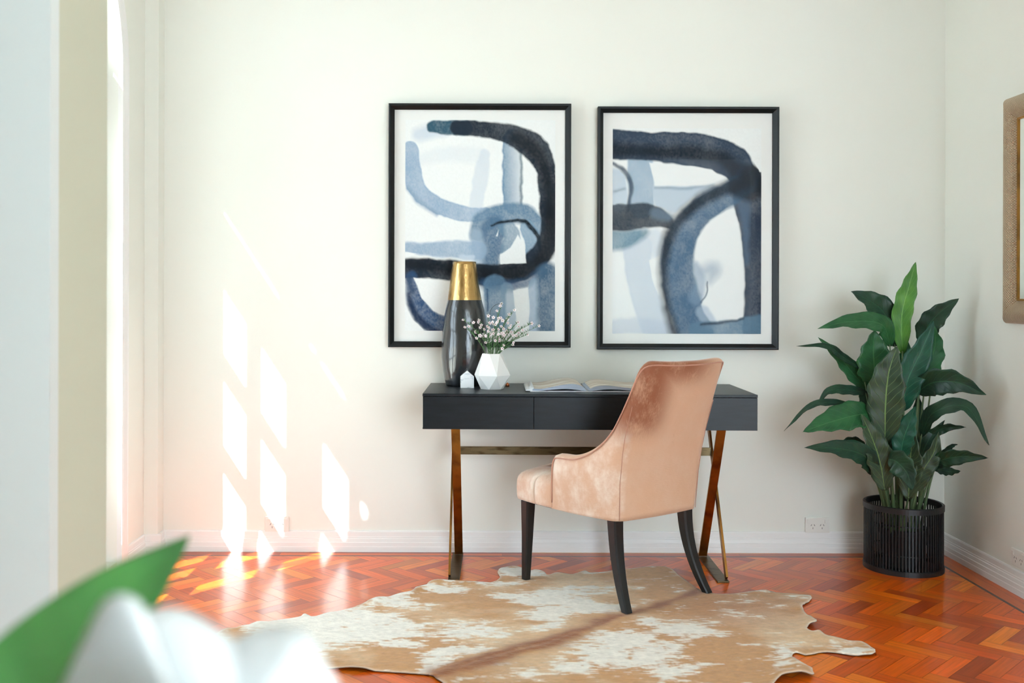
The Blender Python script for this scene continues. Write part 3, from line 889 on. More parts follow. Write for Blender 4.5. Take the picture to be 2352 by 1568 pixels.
def facet_vase():
    c = P(1131, 700, 4.455)
    root = empty('faceted_vase', (c.x, c.y, DT))
    tag(root, 'small white faceted ceramic vase between black vase and book', 'vase')
    bm = bmesh.new()
    def ring(r, z, off, n=6): return [bm.verts.new((r * math.cos(2 * PI * (i + off) / n), r * math.sin(2 * PI * (i + off) / n), z)) for i in range(n)]
    o = -0.27 + 0.0
    b = ring(0.052, 0, 0.5 + o); m = ring(0.083, 0.062, 0.0 + o); t = ring(0.046, 0.158, 0.5 + o)
    ti = ring(0.041, 0.158, 0.5 + o); bi = ring(0.036, 0.04, 0.5 + o)
    n = 6
    for i in range(n):
        j = (i + 1) % n
        bm.faces.new((b[i], m[j], m[i])) ; bm.faces.new((b[i], b[j], m[j]))
        bm.faces.new((m[i], m[j], t[i])); bm.faces.new((t[i], m[j], t[j]))
        bm.faces.new((t[i], t[j], ti[j], ti[i])); bm.faces.new((ti[i], ti[j], bi[j], bi[i]))
    bm.faces.new(list(reversed(b))); bm.faces.new(bi)
    bmesh.ops.recalc_face_normals(bm, faces=bm.faces[:])
    finish(bm, 'body', M_whitecer, root)
    bm = bmesh.new()
    lathe(bm, [(0.036, 0.150), (0.0, 0.152)], 18, (0, 0, 0), True, False)
    finish(bm, 'inner_rim', mat('terracotta_inside', srgb(190, 120, 80), 0.7), root)
    return c
vc = facet_vase()

def sprigs():
    """wax flower sprigs; tips traced in the photograph"""
    O = Vector((vc.x, vc.y, DT + 0.12))
    tips = [(1064, 735), (1068, 752), (1100, 735), (1122, 725), (1152, 698), (1170, 722), (1182, 712), (1200, 752), (1222, 742), (1238, 748), (1212, 768),
            (1178, 792), (1092, 762), (1120, 750), (1138, 745), (1150, 730), (1172, 752), (1162, 765), (1110, 772), (1190, 740), (1145, 768)]
    SPL = ['the one reaching farthest left', 'just below the leftmost', 'upper left, before the black vase', 'left of centre beside the curled stem', 'the tallest one', 'upright, right of the tallest', 'second tallest, right of centre',
           'middle of the right side', 'upper of the group far right', 'the one reaching farthest right', 'far right, under the longest', 'lowest on the right', 'lowest on the left', 'centre left, at half height', 'centre, inside the curled stem', 'just under the tallest',
           'centre right, at half height', 'low at the centre', 'low, left of centre', 'right, below the second tallest', 'centre, nearest the middle']
    rnd = random.Random(5)
    for k, (px, py) in enumerate(tips):
        D = 4.455 + rnd.uniform(-0.05, 0.05)
        tip = P(px, py, D)
        root = empty('wax_flower_sprig', O + Vector((rnd.uniform(-0.02, 0.02), rnd.uniform(-0.02, 0.02), 0)))
        lr = 'leaning left' if px < 1105 else ('leaning right' if px > 1185 else 'standing upright')
        tag(root, 'white wax flower sprig in the faceted vase, ' + SPL[k], 'flower sprig', 'wax flower sprigs in the faceted vase')
        T = tip - root.location
        mid = Vector((T.x * 0.25, T.y * 0.25, T.z * 0.62))
        A = Vector((0, 0, 0))
        bm = bmesh.new()
        pts = [bez(A, mid, T, t / 10) for t in range(11)]
        tube(bm, pts, [0.0014 - 0.0008 * t / 10 for t in range(11)], 5)
        # side twigs
        ends = [T]
        for q in range(3):
            t0 = rnd.uniform(0.5, 0.85)
            p = bez(A, mid, T, t0)
            e = p + Vector((rnd.uniform(-0.026, 0.026), rnd.uniform(-0.026, 0.026), rnd.uniform(0.012, 0.036)))
            tube(bm, [p, (p + e) / 2 + Vector((0, 0, -0.004)), e], [0.0009, 0.0008, 0.0006], 4)
            ends.append(e)
        finish(bm, 'stem', M_stemw, root)
        bm = bmesh.new()
        for q in range(75):
            t0 = rnd.uniform(0.28, 1.0)
            p = bez(A, mid, T, t0)
            a = rnd.uniform(0, 2 * PI)
            d = Vector((math.cos(a) * 0.55, math.sin(a) * 0.55, 0.9)).normalized() * rnd.uniform(0.010, 0.020)
            s = d.cross(Vector((rnd.random(), rnd.random(), rnd.random())))  .normalized() * 0.0013
            v = [bm.verts.new(x) for x in (p - s, p + s, p + d + s * 0.2)]
            v2 = [bm.verts.new(x) for x in (p + s.cross(d).normalized() * 0.0008, )]
            bm.faces.new(v); bm.faces.new((v[0], v2[0], v[2])); bm.faces.new((v[1], v[2], v2[0]))
        finish(bm, 'needles', M_needle, root)
        for e in ends + [bez(A, mid, T, rnd.uniform(0.6, 0.85)) + Vector((rnd.uniform(-.008, .008), -0.004, 0.004))]:
            if rnd.random() < 0.25: continue
            nrm = Vector((rnd.uniform(-0.6, 0.6), -0.7, rnd.uniform(-0.1, 0.8))).normalized()
            u = nrm.orthogonal().normalized(); v_ = nrm.cross(u)
            bm = bmesh.new()
            R = rnd.uniform(0.0068, 0.0095)
            for f in range(5):
                a = 2 * PI * f / 5
                d = u * math.cos(a) + v_ * math.sin(a); s = nrm.cross(d)
                c0 = e + nrm * 0.0005
                ps = [c0, c0 + d * R * 0.5 + s * R * 0.38 + nrm * 0.001, c0 + d * R + s * R * 0.22 + nrm * 0.002, c0 + d * R - s * R * 0.22 + nrm * 0.002, c0 + d * R * 0.5 - s * R * 0.38 + nrm * 0.001]
                bm.faces.new([bm.verts.new(x) for x in ps])
            fl = finish(bm, 'blossom', M_petal, root)
            bm = bmesh.new()
            bmesh.ops.create_icosphere(bm, subdivisions=1, radius=0.0022, matrix=Matrix.Translation(e + nrm * 0.0012))
            finish(bm, 'blossom_centre', M_core, fl)
    # thin curled tendril
    bm = bmesh.new()
    pts = [P(1134, 800, 4.47)]
    for a in range(0, 10):
        an = math.radians(215 - a * 15)
        pts.append(P(1150 + 25 * math.cos(an), 722 - 25 * math.sin(an), 4.47))
    pts = [Vector(p) for p in pts]
    org = pts[0].copy()
    tube(bm, [p - org for p in pts], 0.0009, 5)
    o = finish(bm, 'curled_tendril', mat('tendril_dark', srgb(50, 56, 58), 0.5), None)
    o.location = org
    tag(o, 'thin dark curled stem among the white wax flowers', 'stem')
sprigs()

def marble_house():
    c = P(1073.5, 700, 4.50)
    root = empty('marble_house', (c.x, c.y, DT), math.radians(3))
    tag(root, 'tiny white marble house ornament in front of the black vase', 'ornament')
    bm = bmesh.new()
    w_, d_, h1, h2 = 0.0305, 0.013, 0.052, 0.078
    f = [(-w_, 0), (w_, 0), (w_, h1), (0, h2), (-w_, h1)]
    a = [bm.verts.new((x, -d_, z)) for x, z in f]; b = [bm.verts.new((x, d_, z)) for x, z in f]
    bm.faces.new(a); bm.faces.new(list(reversed(b)))
    for i in range(5): bm.faces.new((a[i], b[i], b[(i + 1) % 5], a[(i + 1) % 5]))
    bmesh.ops.recalc_face_normals(bm, faces=bm.faces[:])
    bevel_all(bm, 0.0012)
    finish(bm, 'block', M_marble, root)
marble_house()

bm = bmesh.new(); lathe(bm, [(0.006, 0), (0.010, 0.002), (0.009, 0.010), (0.003, 0.016), (0.0, 0.018)], 16)
o = finish(bm, 'copper_knob', M_copper, smooth=True); cc = P(1166, 700, 4.58); o.location = (cc.x, cc.y, DT)
tag(o, 'tiny copper ornament just behind the white faceted vase', 'ornament')

def book():
    c = P(1350, 700, 4.32)
    root = empty('open_book', (c.x, c.y, DT), math.radians(-1.0))
    tag(root, 'large open picture book lying on the desk behind the chair', 'book')
    Dp = 0.325; Wp = 0.236
    bm = bmesh.new()
    for s in (-1, 1):
        x0, x1 = sorted((s * 0.008, s * (Wp + 0.012)))
        box(bm, x0, x1, -0.004, Dp + 0.004, 0.0005, 0.0035)
    box(bm, -0.0079, 0.0079, -0.004, Dp + 0.004, 0.0003, 0.0018)
    finish(bm, 'cover', M_cover, root)
    # page blocks: arched cross-section
    def zt(t, s):
        hh = 0.030 if s < 0 else 0.022
        return 0.0046 + hh * (math.sin(PI * min(1, t * 1.15 if t < .87 else 1) ** 0.62) ** 1.2) * (1 - 0.35 * t) + (0.008 * t if s < 0 else 0.012 * t)
    for s in (-1, 1):
        n = 24
        def sect(y, low=0.0):
            top = [Vector((s * (0.003 + Wp * (i / n)), y, zt(i / n, s))) for i in range(n + 1)]
            bot = [Vector((s * (0.003 + Wp * (i / n)), y, 0.0037 + (0.35 * (zt(i / n, s) - 0.0037) * math.sin(PI * i / n) if i / n < 0.9 else 0))) for i in range(n, -1, -1)]
            return top + bot
        bm = bmesh.new()
        loft(bm, [sect(0.0), sect(Dp)], True, True, True)
        bmesh.ops.recalc_face_normals(bm, faces=bm.faces[:])
        blk = finish(bm, 'page_block', M_pageedge, root)
        bm = bmesh.new()
        ends = []
        for y in (0.001, Dp - 0.001):
            ends.append([Vector((s * (0.004 + (Wp - 0.002) * (i / n)), y, zt(i / n, s) + 0.0006)) for i in range(n + 1)])
        loft(bm, ends, False)
        finish(bm, 'printed_page', M_photo, blk, smooth=True)
    # white flap of the jacket standing at the left
    bm = bmesh.new()
    secs = []
    for y in (0.0, Dp):
        prof = [(-Wp - 0.032, 0.004), (-Wp - 0.028, 0.010), (-Wp - 0.014, 0.011), (-Wp - 0.006, 0.018), (-Wp - 0.001, 0.019), (-Wp + 0.004, 0.0165), (-Wp - 0.004, 0.0042), (-Wp - 0.013, 0.0036)]
        secs.append([Vector((x, y, z)) for x, z in prof])
    loft(bm, secs, True, True, True)
    bmesh.ops.recalc_face_normals(bm, faces=bm.faces[:])
    finish(bm, 'jacket_flap', M_cover, root)
book()

# ------------------------------------------------------------------ chair
def velvet():
    m = bpy.data.materials.new('pink_velvet'); m.use_nodes = True
    nt = m.node_tree; N = nt.nodes; L = nt.links; b = N['Principled BSDF']
    b.inputs['Roughness'].default_value = 0.62; b.inputs['Specular IOR Level'].default_value = 0.25
    b.inputs['Sheen Weight'].default_value = 0.8; b.inputs['Sheen Roughness'].default_value = 0.35
    b.inputs['Sheen Tint'].default_value = srgb(255, 236, 224)
    tc = N.new('ShaderNodeTexCoord')
    sp = N.new('ShaderNodeSeparateXYZ'); L.new(tc.outputs['Object'], sp.inputs[0])
    def mth(op, a, b_=None, clamp=False):
        n = N.new('ShaderNodeMath'); n.operation = op; n.use_clamp = clamp
        for i, v in enumerate((a, b_)):
            if v is None: continue
            if isinstance(v, (int, float)): n.inputs[i].default_value = v
            else: L.new(v, n.inputs[i])
        return n.outputs[0]
    def rng(v, a, b_, c=0.0, d=1.0):
        n = N.new('ShaderNodeMapRange'); n.interpolation_type = 'SMOOTHSTEP'
        for k, x in zip(('From Min', 'From Max', 'To Min', 'To Max'), (a, b_, c, d)): n.inputs[k].default_value = x
        L.new(v, n.inputs['Value']); return n.outputs['Result']
    def noise(sc, det, st):
        mp = N.new('ShaderNodeMapping'); mp.inputs['Scale'].default_value = st
        n = N.new('ShaderNodeTexNoise'); n.inputs['Scale'].default_value = sc; n.inputs['Detail'].default_value = det; n.inputs['Roughness'].default_value = 0.65
        L.new(tc.outputs['Object'], mp.inputs[0]); L.new(mp.outputs[0], n.inputs['Vector']); return n.outputs['Fac']
    X, Y, Z = sp.outputs
    n1 = noise(9, 8, (1, 1, 0.8)); n2 = noise(60, 5, (3, 3, 0.4)); n3 = noise(16, 9, (1.6, 1.6, 1))
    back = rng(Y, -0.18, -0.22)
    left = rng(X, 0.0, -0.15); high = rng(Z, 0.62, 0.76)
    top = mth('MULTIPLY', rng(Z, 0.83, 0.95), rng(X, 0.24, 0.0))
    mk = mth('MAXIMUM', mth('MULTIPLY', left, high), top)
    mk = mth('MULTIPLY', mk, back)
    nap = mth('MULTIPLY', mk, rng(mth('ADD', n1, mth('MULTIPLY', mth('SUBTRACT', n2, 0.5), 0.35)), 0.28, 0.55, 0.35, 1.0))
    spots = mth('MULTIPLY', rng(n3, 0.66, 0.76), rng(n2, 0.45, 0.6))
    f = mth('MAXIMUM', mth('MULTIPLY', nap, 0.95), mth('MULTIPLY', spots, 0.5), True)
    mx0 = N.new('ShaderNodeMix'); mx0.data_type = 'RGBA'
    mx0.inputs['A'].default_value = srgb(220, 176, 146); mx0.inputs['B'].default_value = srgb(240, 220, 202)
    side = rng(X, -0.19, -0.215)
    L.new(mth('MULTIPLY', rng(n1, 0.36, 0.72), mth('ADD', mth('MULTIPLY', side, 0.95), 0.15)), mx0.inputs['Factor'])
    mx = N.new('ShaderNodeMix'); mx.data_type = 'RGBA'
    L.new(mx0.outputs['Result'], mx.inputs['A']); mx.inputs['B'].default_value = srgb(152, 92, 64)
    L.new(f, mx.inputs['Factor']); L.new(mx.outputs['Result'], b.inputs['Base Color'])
    bp = N.new('ShaderNodeBump'); bp.inputs['Strength'].default_value = 0.25; bp.inputs['Distance'].default_value = 0.003
    L.new(noise(200, 3, (0.3, 0.3, 1)), bp.inputs['Height']); L.new(bp.outputs['Normal'], b.inputs['Normal'])
    return m

def chair():
    root = empty('upholstered_chair', (0.564, -0.555, 0.0), math.radians(36))
    tag(root, 'blush pink velvet dining chair with black wooden legs at the desk', 'chair')
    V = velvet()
    VP = mat('velvet_piping', srgb(196, 140, 116), 0.6, sheen=0.4)
    ZB = 0.345
    # plan path (half), L from back centre
    bw, rad = 0.168, 0.060
    side0 = Vector((bw + rad, -0.265 + rad)); side1 = Vector((0.262, 0.078))
    l1 = bw; l2 = l1 + rad * PI / 2; l3 = l2 + (side1 - side0).length
    LT = l3
    def plan(L):
        if L < l1:
            return Vector((L, -0.265 - 0.010 * math.cos(PI / 2 * L / l1))), Vector((0, -1))
        if L < l2:
            a = (L - l1) / rad
            n = Vector((math.sin(a), -math.cos(a)))
            return Vector((bw, -0.265 + rad)) + n * rad, n
        t = (L - l2) / (l3 - l2)
        d = (side1 - side0).normalized()
        n = Vector((d.y, -d.x))
        return side0 + d * (L - l2) + n * 0.008 * math.sin(PI * t), n
    def lean(z):
        return interp(z, [0.34, 0.5, 0.6, 0.68, 0.76, 0.84, 0.9, 0.98], [0, 0.010, 0.027, 0.048, 0.076, 0.106, 0.128, 0.156])
    def surf(L, z, d, sg):
        L = max(0.0, L)
        p, n = plan(min(L, LT))
        if L > LT: p = p + (side1 - side0).normalized() * (L - LT)
        fl = interp(z, [0.34, 0.45, 0.55, 0.65, 0.75, 0.85, 0.97], [1.045, 1.075, 1.09, 1.09, 1.075, 1.06, 1.05])
        q = p + n * d
        return Vector((sg * q.x * fl, q.y - lean(z), z))
    # boundary curve (L, z) half, from back centre to front bottom
    bd = [(0, 0.957), (0.06, 0.957), (0.12, 0.960), (0.165, 0.963), (0.195, 0.962), (0.215, 0.952), (0.226, 0.93), (0.234, 0.88), (0.242, 0.82), (0.252, 0.76), (0.268, 0.70), (0.298, 0.648),
          (0.345, 0.605), (0.40, 0.578), (0.45, 0.566), (LT - 0.022, 0.563), (LT - 0.006, 0.553), (LT - 0.001, 0.53), (LT, 0.48), (LT, 0.42), (LT, 0.38), (LT, ZB)]
    bc = catmull(bd, 90)
    # even resample
    seg = np.r_[0, np.cumsum(np.hypot(*np.diff(bc, axis=0).T))]
    NS = 72
    sss = np.linspace(0, seg[-1], NS)
    bc = np.stack([np.interp(sss, seg, bc[:, 0]), np.interp(sss, seg, bc[:, 1])], 1)
    TH = 0.052
    NT = 26
    full = [(i, -1) for i in range(NS - 1, 0, -1)] + [(i, 1) for i in range(NS)]
    def column(i, sg):
        L1, z1 = bc[i]; L0 = LT * i / (NS - 1)
        # in-plane outward normal of the boundary
        a = bc[min(i + 1, NS - 1)] - bc[max(i - 1, 0)]
        a = a / (np.hypot(*a) + 1e-9)
        ne = np.array([-a[1], a[0]])
        if ne[1] < 0 and z1 > 0.9: ne = -ne
        if i == 0: ne = np.array([0, 1.0])
        pts = []
        for t in range(NT + 1):
            u = t / NT
            L_ = L0 + (L1 - L0) * u; z_ = ZB + (z1 - ZB) * u
            bul = 0.004 * math.sin(PI * u)
            pts.append(surf(L_, z_, bul, sg))
        r = TH / 2
        for k in range(1, 6):
            an = PI * k / 6
            e = r * 0.55 * math.sin(an); dd = -r + r * math.cos(an)
            pts.append(surf(L1 + ne[0] * e, z1 + ne[1] * e, dd, sg))
        for t in range(NT, -1, -1):
            u = t / NT
            L_ = L0 + (L1 - L0) * u; z_ = ZB + (z1 - ZB) * u
            bul = 0.012 * math.sin(PI * u) ** 0.5
            pts.append(surf(L_, z_, -TH - bul, sg))
        return pts
    bm = bmesh.new()
    loft(bm, [column(i, sg) for i, sg in full], True, False, False)
    bmesh.ops.recalc_face_normals(bm, faces=bm.faces[:])
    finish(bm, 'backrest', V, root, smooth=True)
    # piping along the outer edge and corner seams
    bm = bmesh.new()
    tube(bm, [surf(bc[i][0], bc[i][1] - 0.002, 0.003, sg) for i, sg in full if bc[i][1] > ZB + 0.02], 0.0028, 6)
    finish(bm, 'piping', VP, root, smooth=True)
    for sg in (-1, 1):
        bm = bmesh.new()
        tube(bm, [surf(0.205 + 0.05 * max(0, z - 0.55), z, 0.0045, sg) for z in np.linspace(ZB + 0.004, 0.80, 30)], 0.0014, 6)
        finish(bm, 'seam', VP, root, smooth=True)
    # seat cushion
    out = [(-0.205, -0.20), (0, -0.205), (0.205, -0.20), (0.212, -0.08), (0.218, 0.045), (0.238, 0.066), (0.272, 0.076), (0.281, 0.12), (0.282, 0.2), (0.279, 0.292), (0.258, 0.318), (0.12, 0.328), (0, 0.331)]
    out = out + [(-x, y) for x, y in out[::-1] if x > 0.0 and not (x == 0.205 and y == -0.20)] + [(-0.205, -0.2)]
    oc = catmull(out, 460)[:-1]
    cx, cy = 0.0, 0.06
    levels = [(ZB, 0.965), (ZB + 0.004, 0.99), (ZB + 0.02, 1.0), (0.40, 1.004), (0.43, 1.0), (0.447, 0.985), (0.460, 0.955), (0.470, 0.90), (0.476, 0.80), (0.479, 0.66), (0.480, 0.5), (0.481, 0.33), (0.481, 0.16), (0.481, 0.04)]
    butt = [(-0.13, 0.19), (0, 0.21), (0.13, 0.19), (-0.13, 0.06), (0.13, 0.06), (0, 0.07), (-0.13, -0.07), (0.13, -0.07), (0, -0.07)]
    rings = []
    for z, s in levels:
        ring = []
        for x, y in oc:
            px, py = cx + (x - cx) * s, cy + (y - cy) * s
            zz = z
            if s < 0.97:
                zz += 0.022 * math.cos(min(1, abs(px) / 0.27) * PI / 2) * min(1, (1 - s) * 4)
                dm = min(math.hypot(px - bx_, py - by_) for bx_, by_ in butt)
                zz -= 0.020 * math.exp(-(dm / 0.022) ** 2)
                for bx_, by_ in butt:                      # pulled folds towards the rim
                    if py > 0.1 or abs(px) > 0.15:
                        pass
            # side pleats
            for (fx, fy) in ((-0.281, 0.19), (0.281, 0.19), (-0.13, 0.326), (0.13, 0.326), (0, 0.331)):
                d = math.hypot(x - fx, y - fy)
                k = (0.016 * math.exp(-(d / 0.006) ** 2) - 0.004 * math.exp(-((d - 0.016) / 0.010) ** 2)) * (1 if z > 0.36 else 0.4)
                dv = Vector((px - cx, py - cy)); 
                if dv.length > 0.05:
                    dv.normalize(); px -= dv.x * k; py -= dv.y * k
            ring.append(Vector((px, py, zz)))
        rings.append(ring)
    bm = bmesh.new()
    loft(bm, rings, True, True, True)
    bmesh.ops.recalc_face_normals(bm, faces=bm.faces[:])
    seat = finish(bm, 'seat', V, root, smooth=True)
    for bx_, by_ in butt:
        bm = bmesh.new()
        bmesh.ops.create_uvsphere(bm, u_segments=12, v_segments=6, radius=0.009, matrix=Matrix.Translation((bx_, by_, 0.487)) @ Matrix.Diagonal((1, 1, 0.5, 1)))
        finish(bm, 'button', V, seat, smooth=True)
    bm = bmesh.new()
    ring = [Vector((x * 0.93, y * 0.93 + 0.003, ZB - 0.004)) for x, y in oc[::9]]
    loft(bm, [ring, [v + Vector((0, 0, 0.006)) for v in ring]], True, True, True)
    finish(bm, 'base_cloth', M_under, root)
    # legs
    def leg(path, w0, w1):
        bm = bmesh.new()
        rings = []
        n = len(path)
        for i, (x, y, z) in enumerate(path):
            w_ = w0 + (w1 - w0) * i / (n - 1)
            h = w_ / 2; c = h * 0.72
            rings.append([Vector((x + a, y + b_, z)) for a, b_ in ((-h, -c), (-c, -h), (c, -h), (h, -c), (h, c), (c, h), (-c, h), (-h, c))])
        loft(bm, rings, True, True, True)
        bmesh.ops.recalc_face_normals(bm, faces=bm.faces[:])
        return bm
    zf = 0.0085
    for s in (-1, 1):
        finish(leg([(s * 0.254, 0.262, ZB + 0.0), (s * 0.256, 0.264, 0.2), (s * 0.260, 0.268, zf)], 0.050, 0.030), 'leg', M_leg, root)
    for s in (-1, 1):
        path = []
        for t in np.linspace(0, 1, 12):
            path.append((s * (0.198 + 0.030 * t ** 2), -0.215 - 0.012 * t - 0.085 * t ** 2.2, (ZB + 0.0) * (1 - t) + zf * t))
        finish(leg(path, 0.052, 0.034), 'leg', M_leg, root)
chair()

# ------------------------------------------------------------------ cowhide
def hide():
    ol = [(470, 1500), (490, 1466), (543, 1446), (600, 1434), (660, 1425), (689, 1420), (703, 1413), (722, 1419), (774, 1408), (822, 1396), (856, 1386), (893, 1376), (941, 1367), (958, 1356), (978, 1352),
          (992, 1343), (1046, 1338), (1085, 1341), (1125, 1341), (1141, 1335), (1150, 1328), (1145, 1316), (1153, 1308), (1183, 1301), (1200, 1305), (1217, 1311), (1234, 1309), (1251, 1314), (1260, 1321), (1283, 1316), (1315, 1320), (1343, 1312), (1361, 1316),
          (1402, 1312), (1450, 1306), (1504, 1301), (1539, 1304), (1563, 1322), (1587, 1340), (1611, 1355), (1640, 1363), (1676, 1364), (1747, 1360), (1819, 1364), (1855, 1367), (1867, 1373), (1861, 1381),
          (1849, 1388), (1846, 1400), (1861, 1418), (1877, 1432), (1876, 1438), (1861, 1439), (1855, 1447), (1867, 1456), (1884, 1455), (1902, 1465), (1962, 1474), (1997, 1483), (2011, 1494), (2013, 1502), (1998, 1506), (1962, 1505),
          (1920, 1499), (1890, 1498), (1855, 1505), (1831, 1500), (1819, 1512), (1831, 1522), (1861, 1537), (1871, 1548), (1858, 1556), (1796, 1564), (1770, 1590), (1740, 1640), (1640, 1680), (1480, 1700), (1300, 1700), (1160, 1670), (1080, 1620), (1030, 1580), (998, 1557), (980, 1552),
          (938, 1549), (880, 1545), (819, 1542), (765, 1539), (690, 1536), (600, 1532), (520, 1522)]
    def fl(px, py):
        D = CAMZ * FPX / (py - CY)
        return ((px - CX) * D / FPX, CAMY + D)
    wp = [fl(*p) for p in ol]
    # densify with a little raggedness
    wp = catmull(wp + [wp[0]], len(wp) * 7)[:-1]
    rnd = np.random.RandomState(4)
    ctr = wp.mean(0)
    rag = (fbm(np.arange(len(wp)) / 2.5, np.zeros(len(wp)), 3, 8) - 0.5) * 0.010
    dv = wp - ctr; dv /= np.hypot(dv[:, 0], dv[:, 1])[:, None]
    wp = wp + dv * rag[:, None]
    n = len(wp)
    x0, y0 = wp.min(0); x1, y1 = wp.max(0)
    st = 0.0085
    gx, gy = np.meshgrid(np.arange(x0, x1, st), np.arange(y0, y1, st))
    gx = gx + (np.arange(gx.shape[0])[:, None] % 2) * st * 0.5
    X = gx.ravel(); Y = gy.ravel()
    ins = np.zeros(len(X), bool); dm = np.full(len(X), 9.0)
    def seg_d(X, Y, a, b):
        d = b - a; l2 = (d ** 2).sum() + 1e-12
        t = np.clip(((X - a[0]) * d[0] + (Y - a[1]) * d[1]) / l2, 0, 1)
        return np.hypot(X - a[0] - t * d[0], Y - a[1] - t * d[1])
    for i in range(n):
        a, b = wp[i - 1], wp[i]
        c = (a[1] > Y) != (b[1] > Y)
        xi = (b[0] - a[0]) * (Y - a[1]) / (b[1] - a[1] + 1e-12) + a[0]
        ins ^= c & (X < xi)
        dm = np.minimum(dm, seg_d(X, Y, a, b))
    k = ins & (dm > st * 0.5)
    pts = [Vector(p) for p in wp.tolist()] + [Vector(p) for p in zip(X[k].tolist(), Y[k].tolist())]
    edges = [(i, (i + 1) % n) for i in range(n)]
    vo, eo, fo, *_ = delaunay_2d_cdt(pts, edges, [list(range(n))], 1, 1e-6)
    V = np.array([(v[0], v[1]) for v in vo])
    X, Y = V[:, 0], V[:, 1]
    edm = np.full(len(X), 9.0)
    for i in range(n): edm = np.minimum(edm, seg_d(X, Y, wp[i - 1], wp[i]))
    # photograph coordinates of every point (to place the coat markings)
    D = Y - CAMY
    PX = CX + X * FPX / D; PY = CY + CAMZ * FPX / D
    u = (PX - 700) * 1.68; v = (PY - 1260) * 1.68
    # spine
    sp = np.array([(1540, 160), (1340, 232), (1200, 268), (1040, 335), (950, 368), (700, 432), (505, 500), (380, 560)], float)
    spw = np.array([fl(p[0] / 1.68 + 700, p[1] / 1.68 + 1260) for p in sp])
    sd = np.full(len(X), 9.0)
    for a, b in zip(spw[:-1], spw[1:]): sd = np.minimum(sd, seg_d(X, Y, a, b))
    sd = np.abs(sd + (fbm(X * 6, Y * 6, 3, 40) - 0.5) * 0.06)
    n1 = fbm(X * 9, Y * 16, 6, 1); n2 = fbm(X * 30, Y * 110, 4, 6); n3 = fbm(X * 3, Y * 3, 3, 12)
    n4 = fbm(X * 60, Y * 130, 3, 15)
    def blob(cx, cy, rx, ry, s=1.0): return s * np.exp(-(((u - cx) / rx) ** 2 + ((v - cy) / ry) ** 2) * 1.2)
    wt = np.zeros(len(X))
    for b in ((60, 300, 320, 130, 1.2), (250, 330, 280, 70, 1.1), (380, 200, 120, 60, .8), (930, 195, 190, 32, 1.0), (1080, 228, 140, 26, 1.0), (950, 260, 110, 60, .9), (560, 330, 280, 34, .7), (520, 430, 120, 60, .75), (640, 390, 160, 24, .7),
              (860, 95, 110, 28, .9), (700, 140, 200, 14, 1.0), (560, 165, 160, 22, .7), (300, 210, 200, 50, .5),
              (1260, 350, 150, 55, 1.0), (1360, 420, 150, 60, 1.0), (1460, 320, 170, 34, .9), (1180, 430, 130, 60, .9), (1060, 470, 110, 40, .8), (1420, 480, 150, 50, .7), (1330, 290, 70, 26, .7),
              (2120, 395, 100, 16, .8), (1850, 420, 60, 34, .8), (1100, 95, 60, 14, .6)):
        wt = np.maximum(wt, blob(*b))
    bt = np.zeros(len(X))
    for b in ((270, 425, 170, 36, 1.0), (640, 240, 190, 46, .85), (790, 300, 80, 20, .8), (560, 210, 170, 30, .7), (1060, 285, 80, 36, .9), (460, 320, 90, 16, .6), (800, 365, 120, 16, .8), (760, 150, 200, 22, .6), (420, 240, 120, 20, .4), (1000, 500, 90, 30, .6)):
        bt = np.maximum(bt, blob(*b))
    w_ = wt - 0.6 * bt + (n1 - 0.5) * 1.5 + (n2 - 0.5) * 1.3
    w_ = np.where(sd < 0.05, w_ - (0.05 - sd) * 18, w_)
    wf = np.clip((w_ - 0.26) / 0.26, 0, 1)
    wf = np.maximum(wf, np.clip(1 - edm / 0.012, 0, 1) * 0.5)
    tan = np.array(srgb(206, 154, 100)[:3]); tan2 = np.array(srgb(192, 136, 98)[:3]); lt = np.array(srgb(230, 198, 158)[:3]); wh = np.array(srgb(246, 240, 228)[:3]); dk = np.array(srgb(150, 88, 44)[:3])
    m1 = np.clip((0.6 * n3 + 0.4 * n1 - 0.42) / 0.2, 0, 1)[:, None]
    base = tan * (1 - m1) + lt * m1
    pk = np.clip((blob(1700, 240, 300, 80)), 0, 1)[:, None] * 0.6
    base = base * (1 - pk) + tan2 * pk
    low = np.clip((v - (430 - (u - 700) * 0.42)) / 40, 0, 1) * np.clip((1100 - u) / 400, 0, 1) * (u > 450)
    base = base * (1 - 0.45 * low[:, None]) + np.array(srgb(186, 134, 84)[:3]) * 0.45 * low[:, None]
    spine = np.clip(np.exp(-(sd / (0.014 + 0.075 * n1 ** 1.5 * np.clip((1750 - u) / 900, 0.35, 1))) ** 2) * (0.62 + 0.7 * n2), 0, 1)[:, None]
    col = base * (1 - wf[:, None]) + wh * wf[:, None]
    col = col * (1 - spine) + dk * spine
    col = col * (0.82 + 0.36 * n4)[:, None]
    # relief
    cen = fbm(X * 4, Y * 7, 3, 20)
    ch = np.zeros(len(X))
    wav = (fbm(X * 9, Y * 9, 2, 25) - 0.42) * 0.05 * np.exp(-(edm / 0.05) ** 2)
    cx_, cy_ = 0.56, -0.56
    near = np.clip((np.hypot(X - cx_, Y - cy_) - 0.5) / 0.12, 0, 1)
    Z = 0.0012 + np.clip(wav, 0, 0.02) * near + 0.004 * np.exp(-(sd / 0.02) ** 2) * near + 0.0035 * cen * near
    TH = 0.005
    me = bpy.data.meshes.new('cowhide_rug')
    nv = len(X)
    top = np.stack([X, Y, Z + TH - 0.0015 * np.exp(-(edm / 0.006) ** 2)], 1); bot = np.stack([X, Y, Z], 1)
    verts = np.vstack([top, bot]).tolist()
    tris = [tuple(f) for f in fo]
    a0 = Vector((*V[tris[0][0]], 0)); 
    def area(t): 
        p, q, r = (V[i] for i in t[:3]); return (q[0] - p[0]) * (r[1] - p[1]) - (q[1] - p[1]) * (r[0] - p[0])
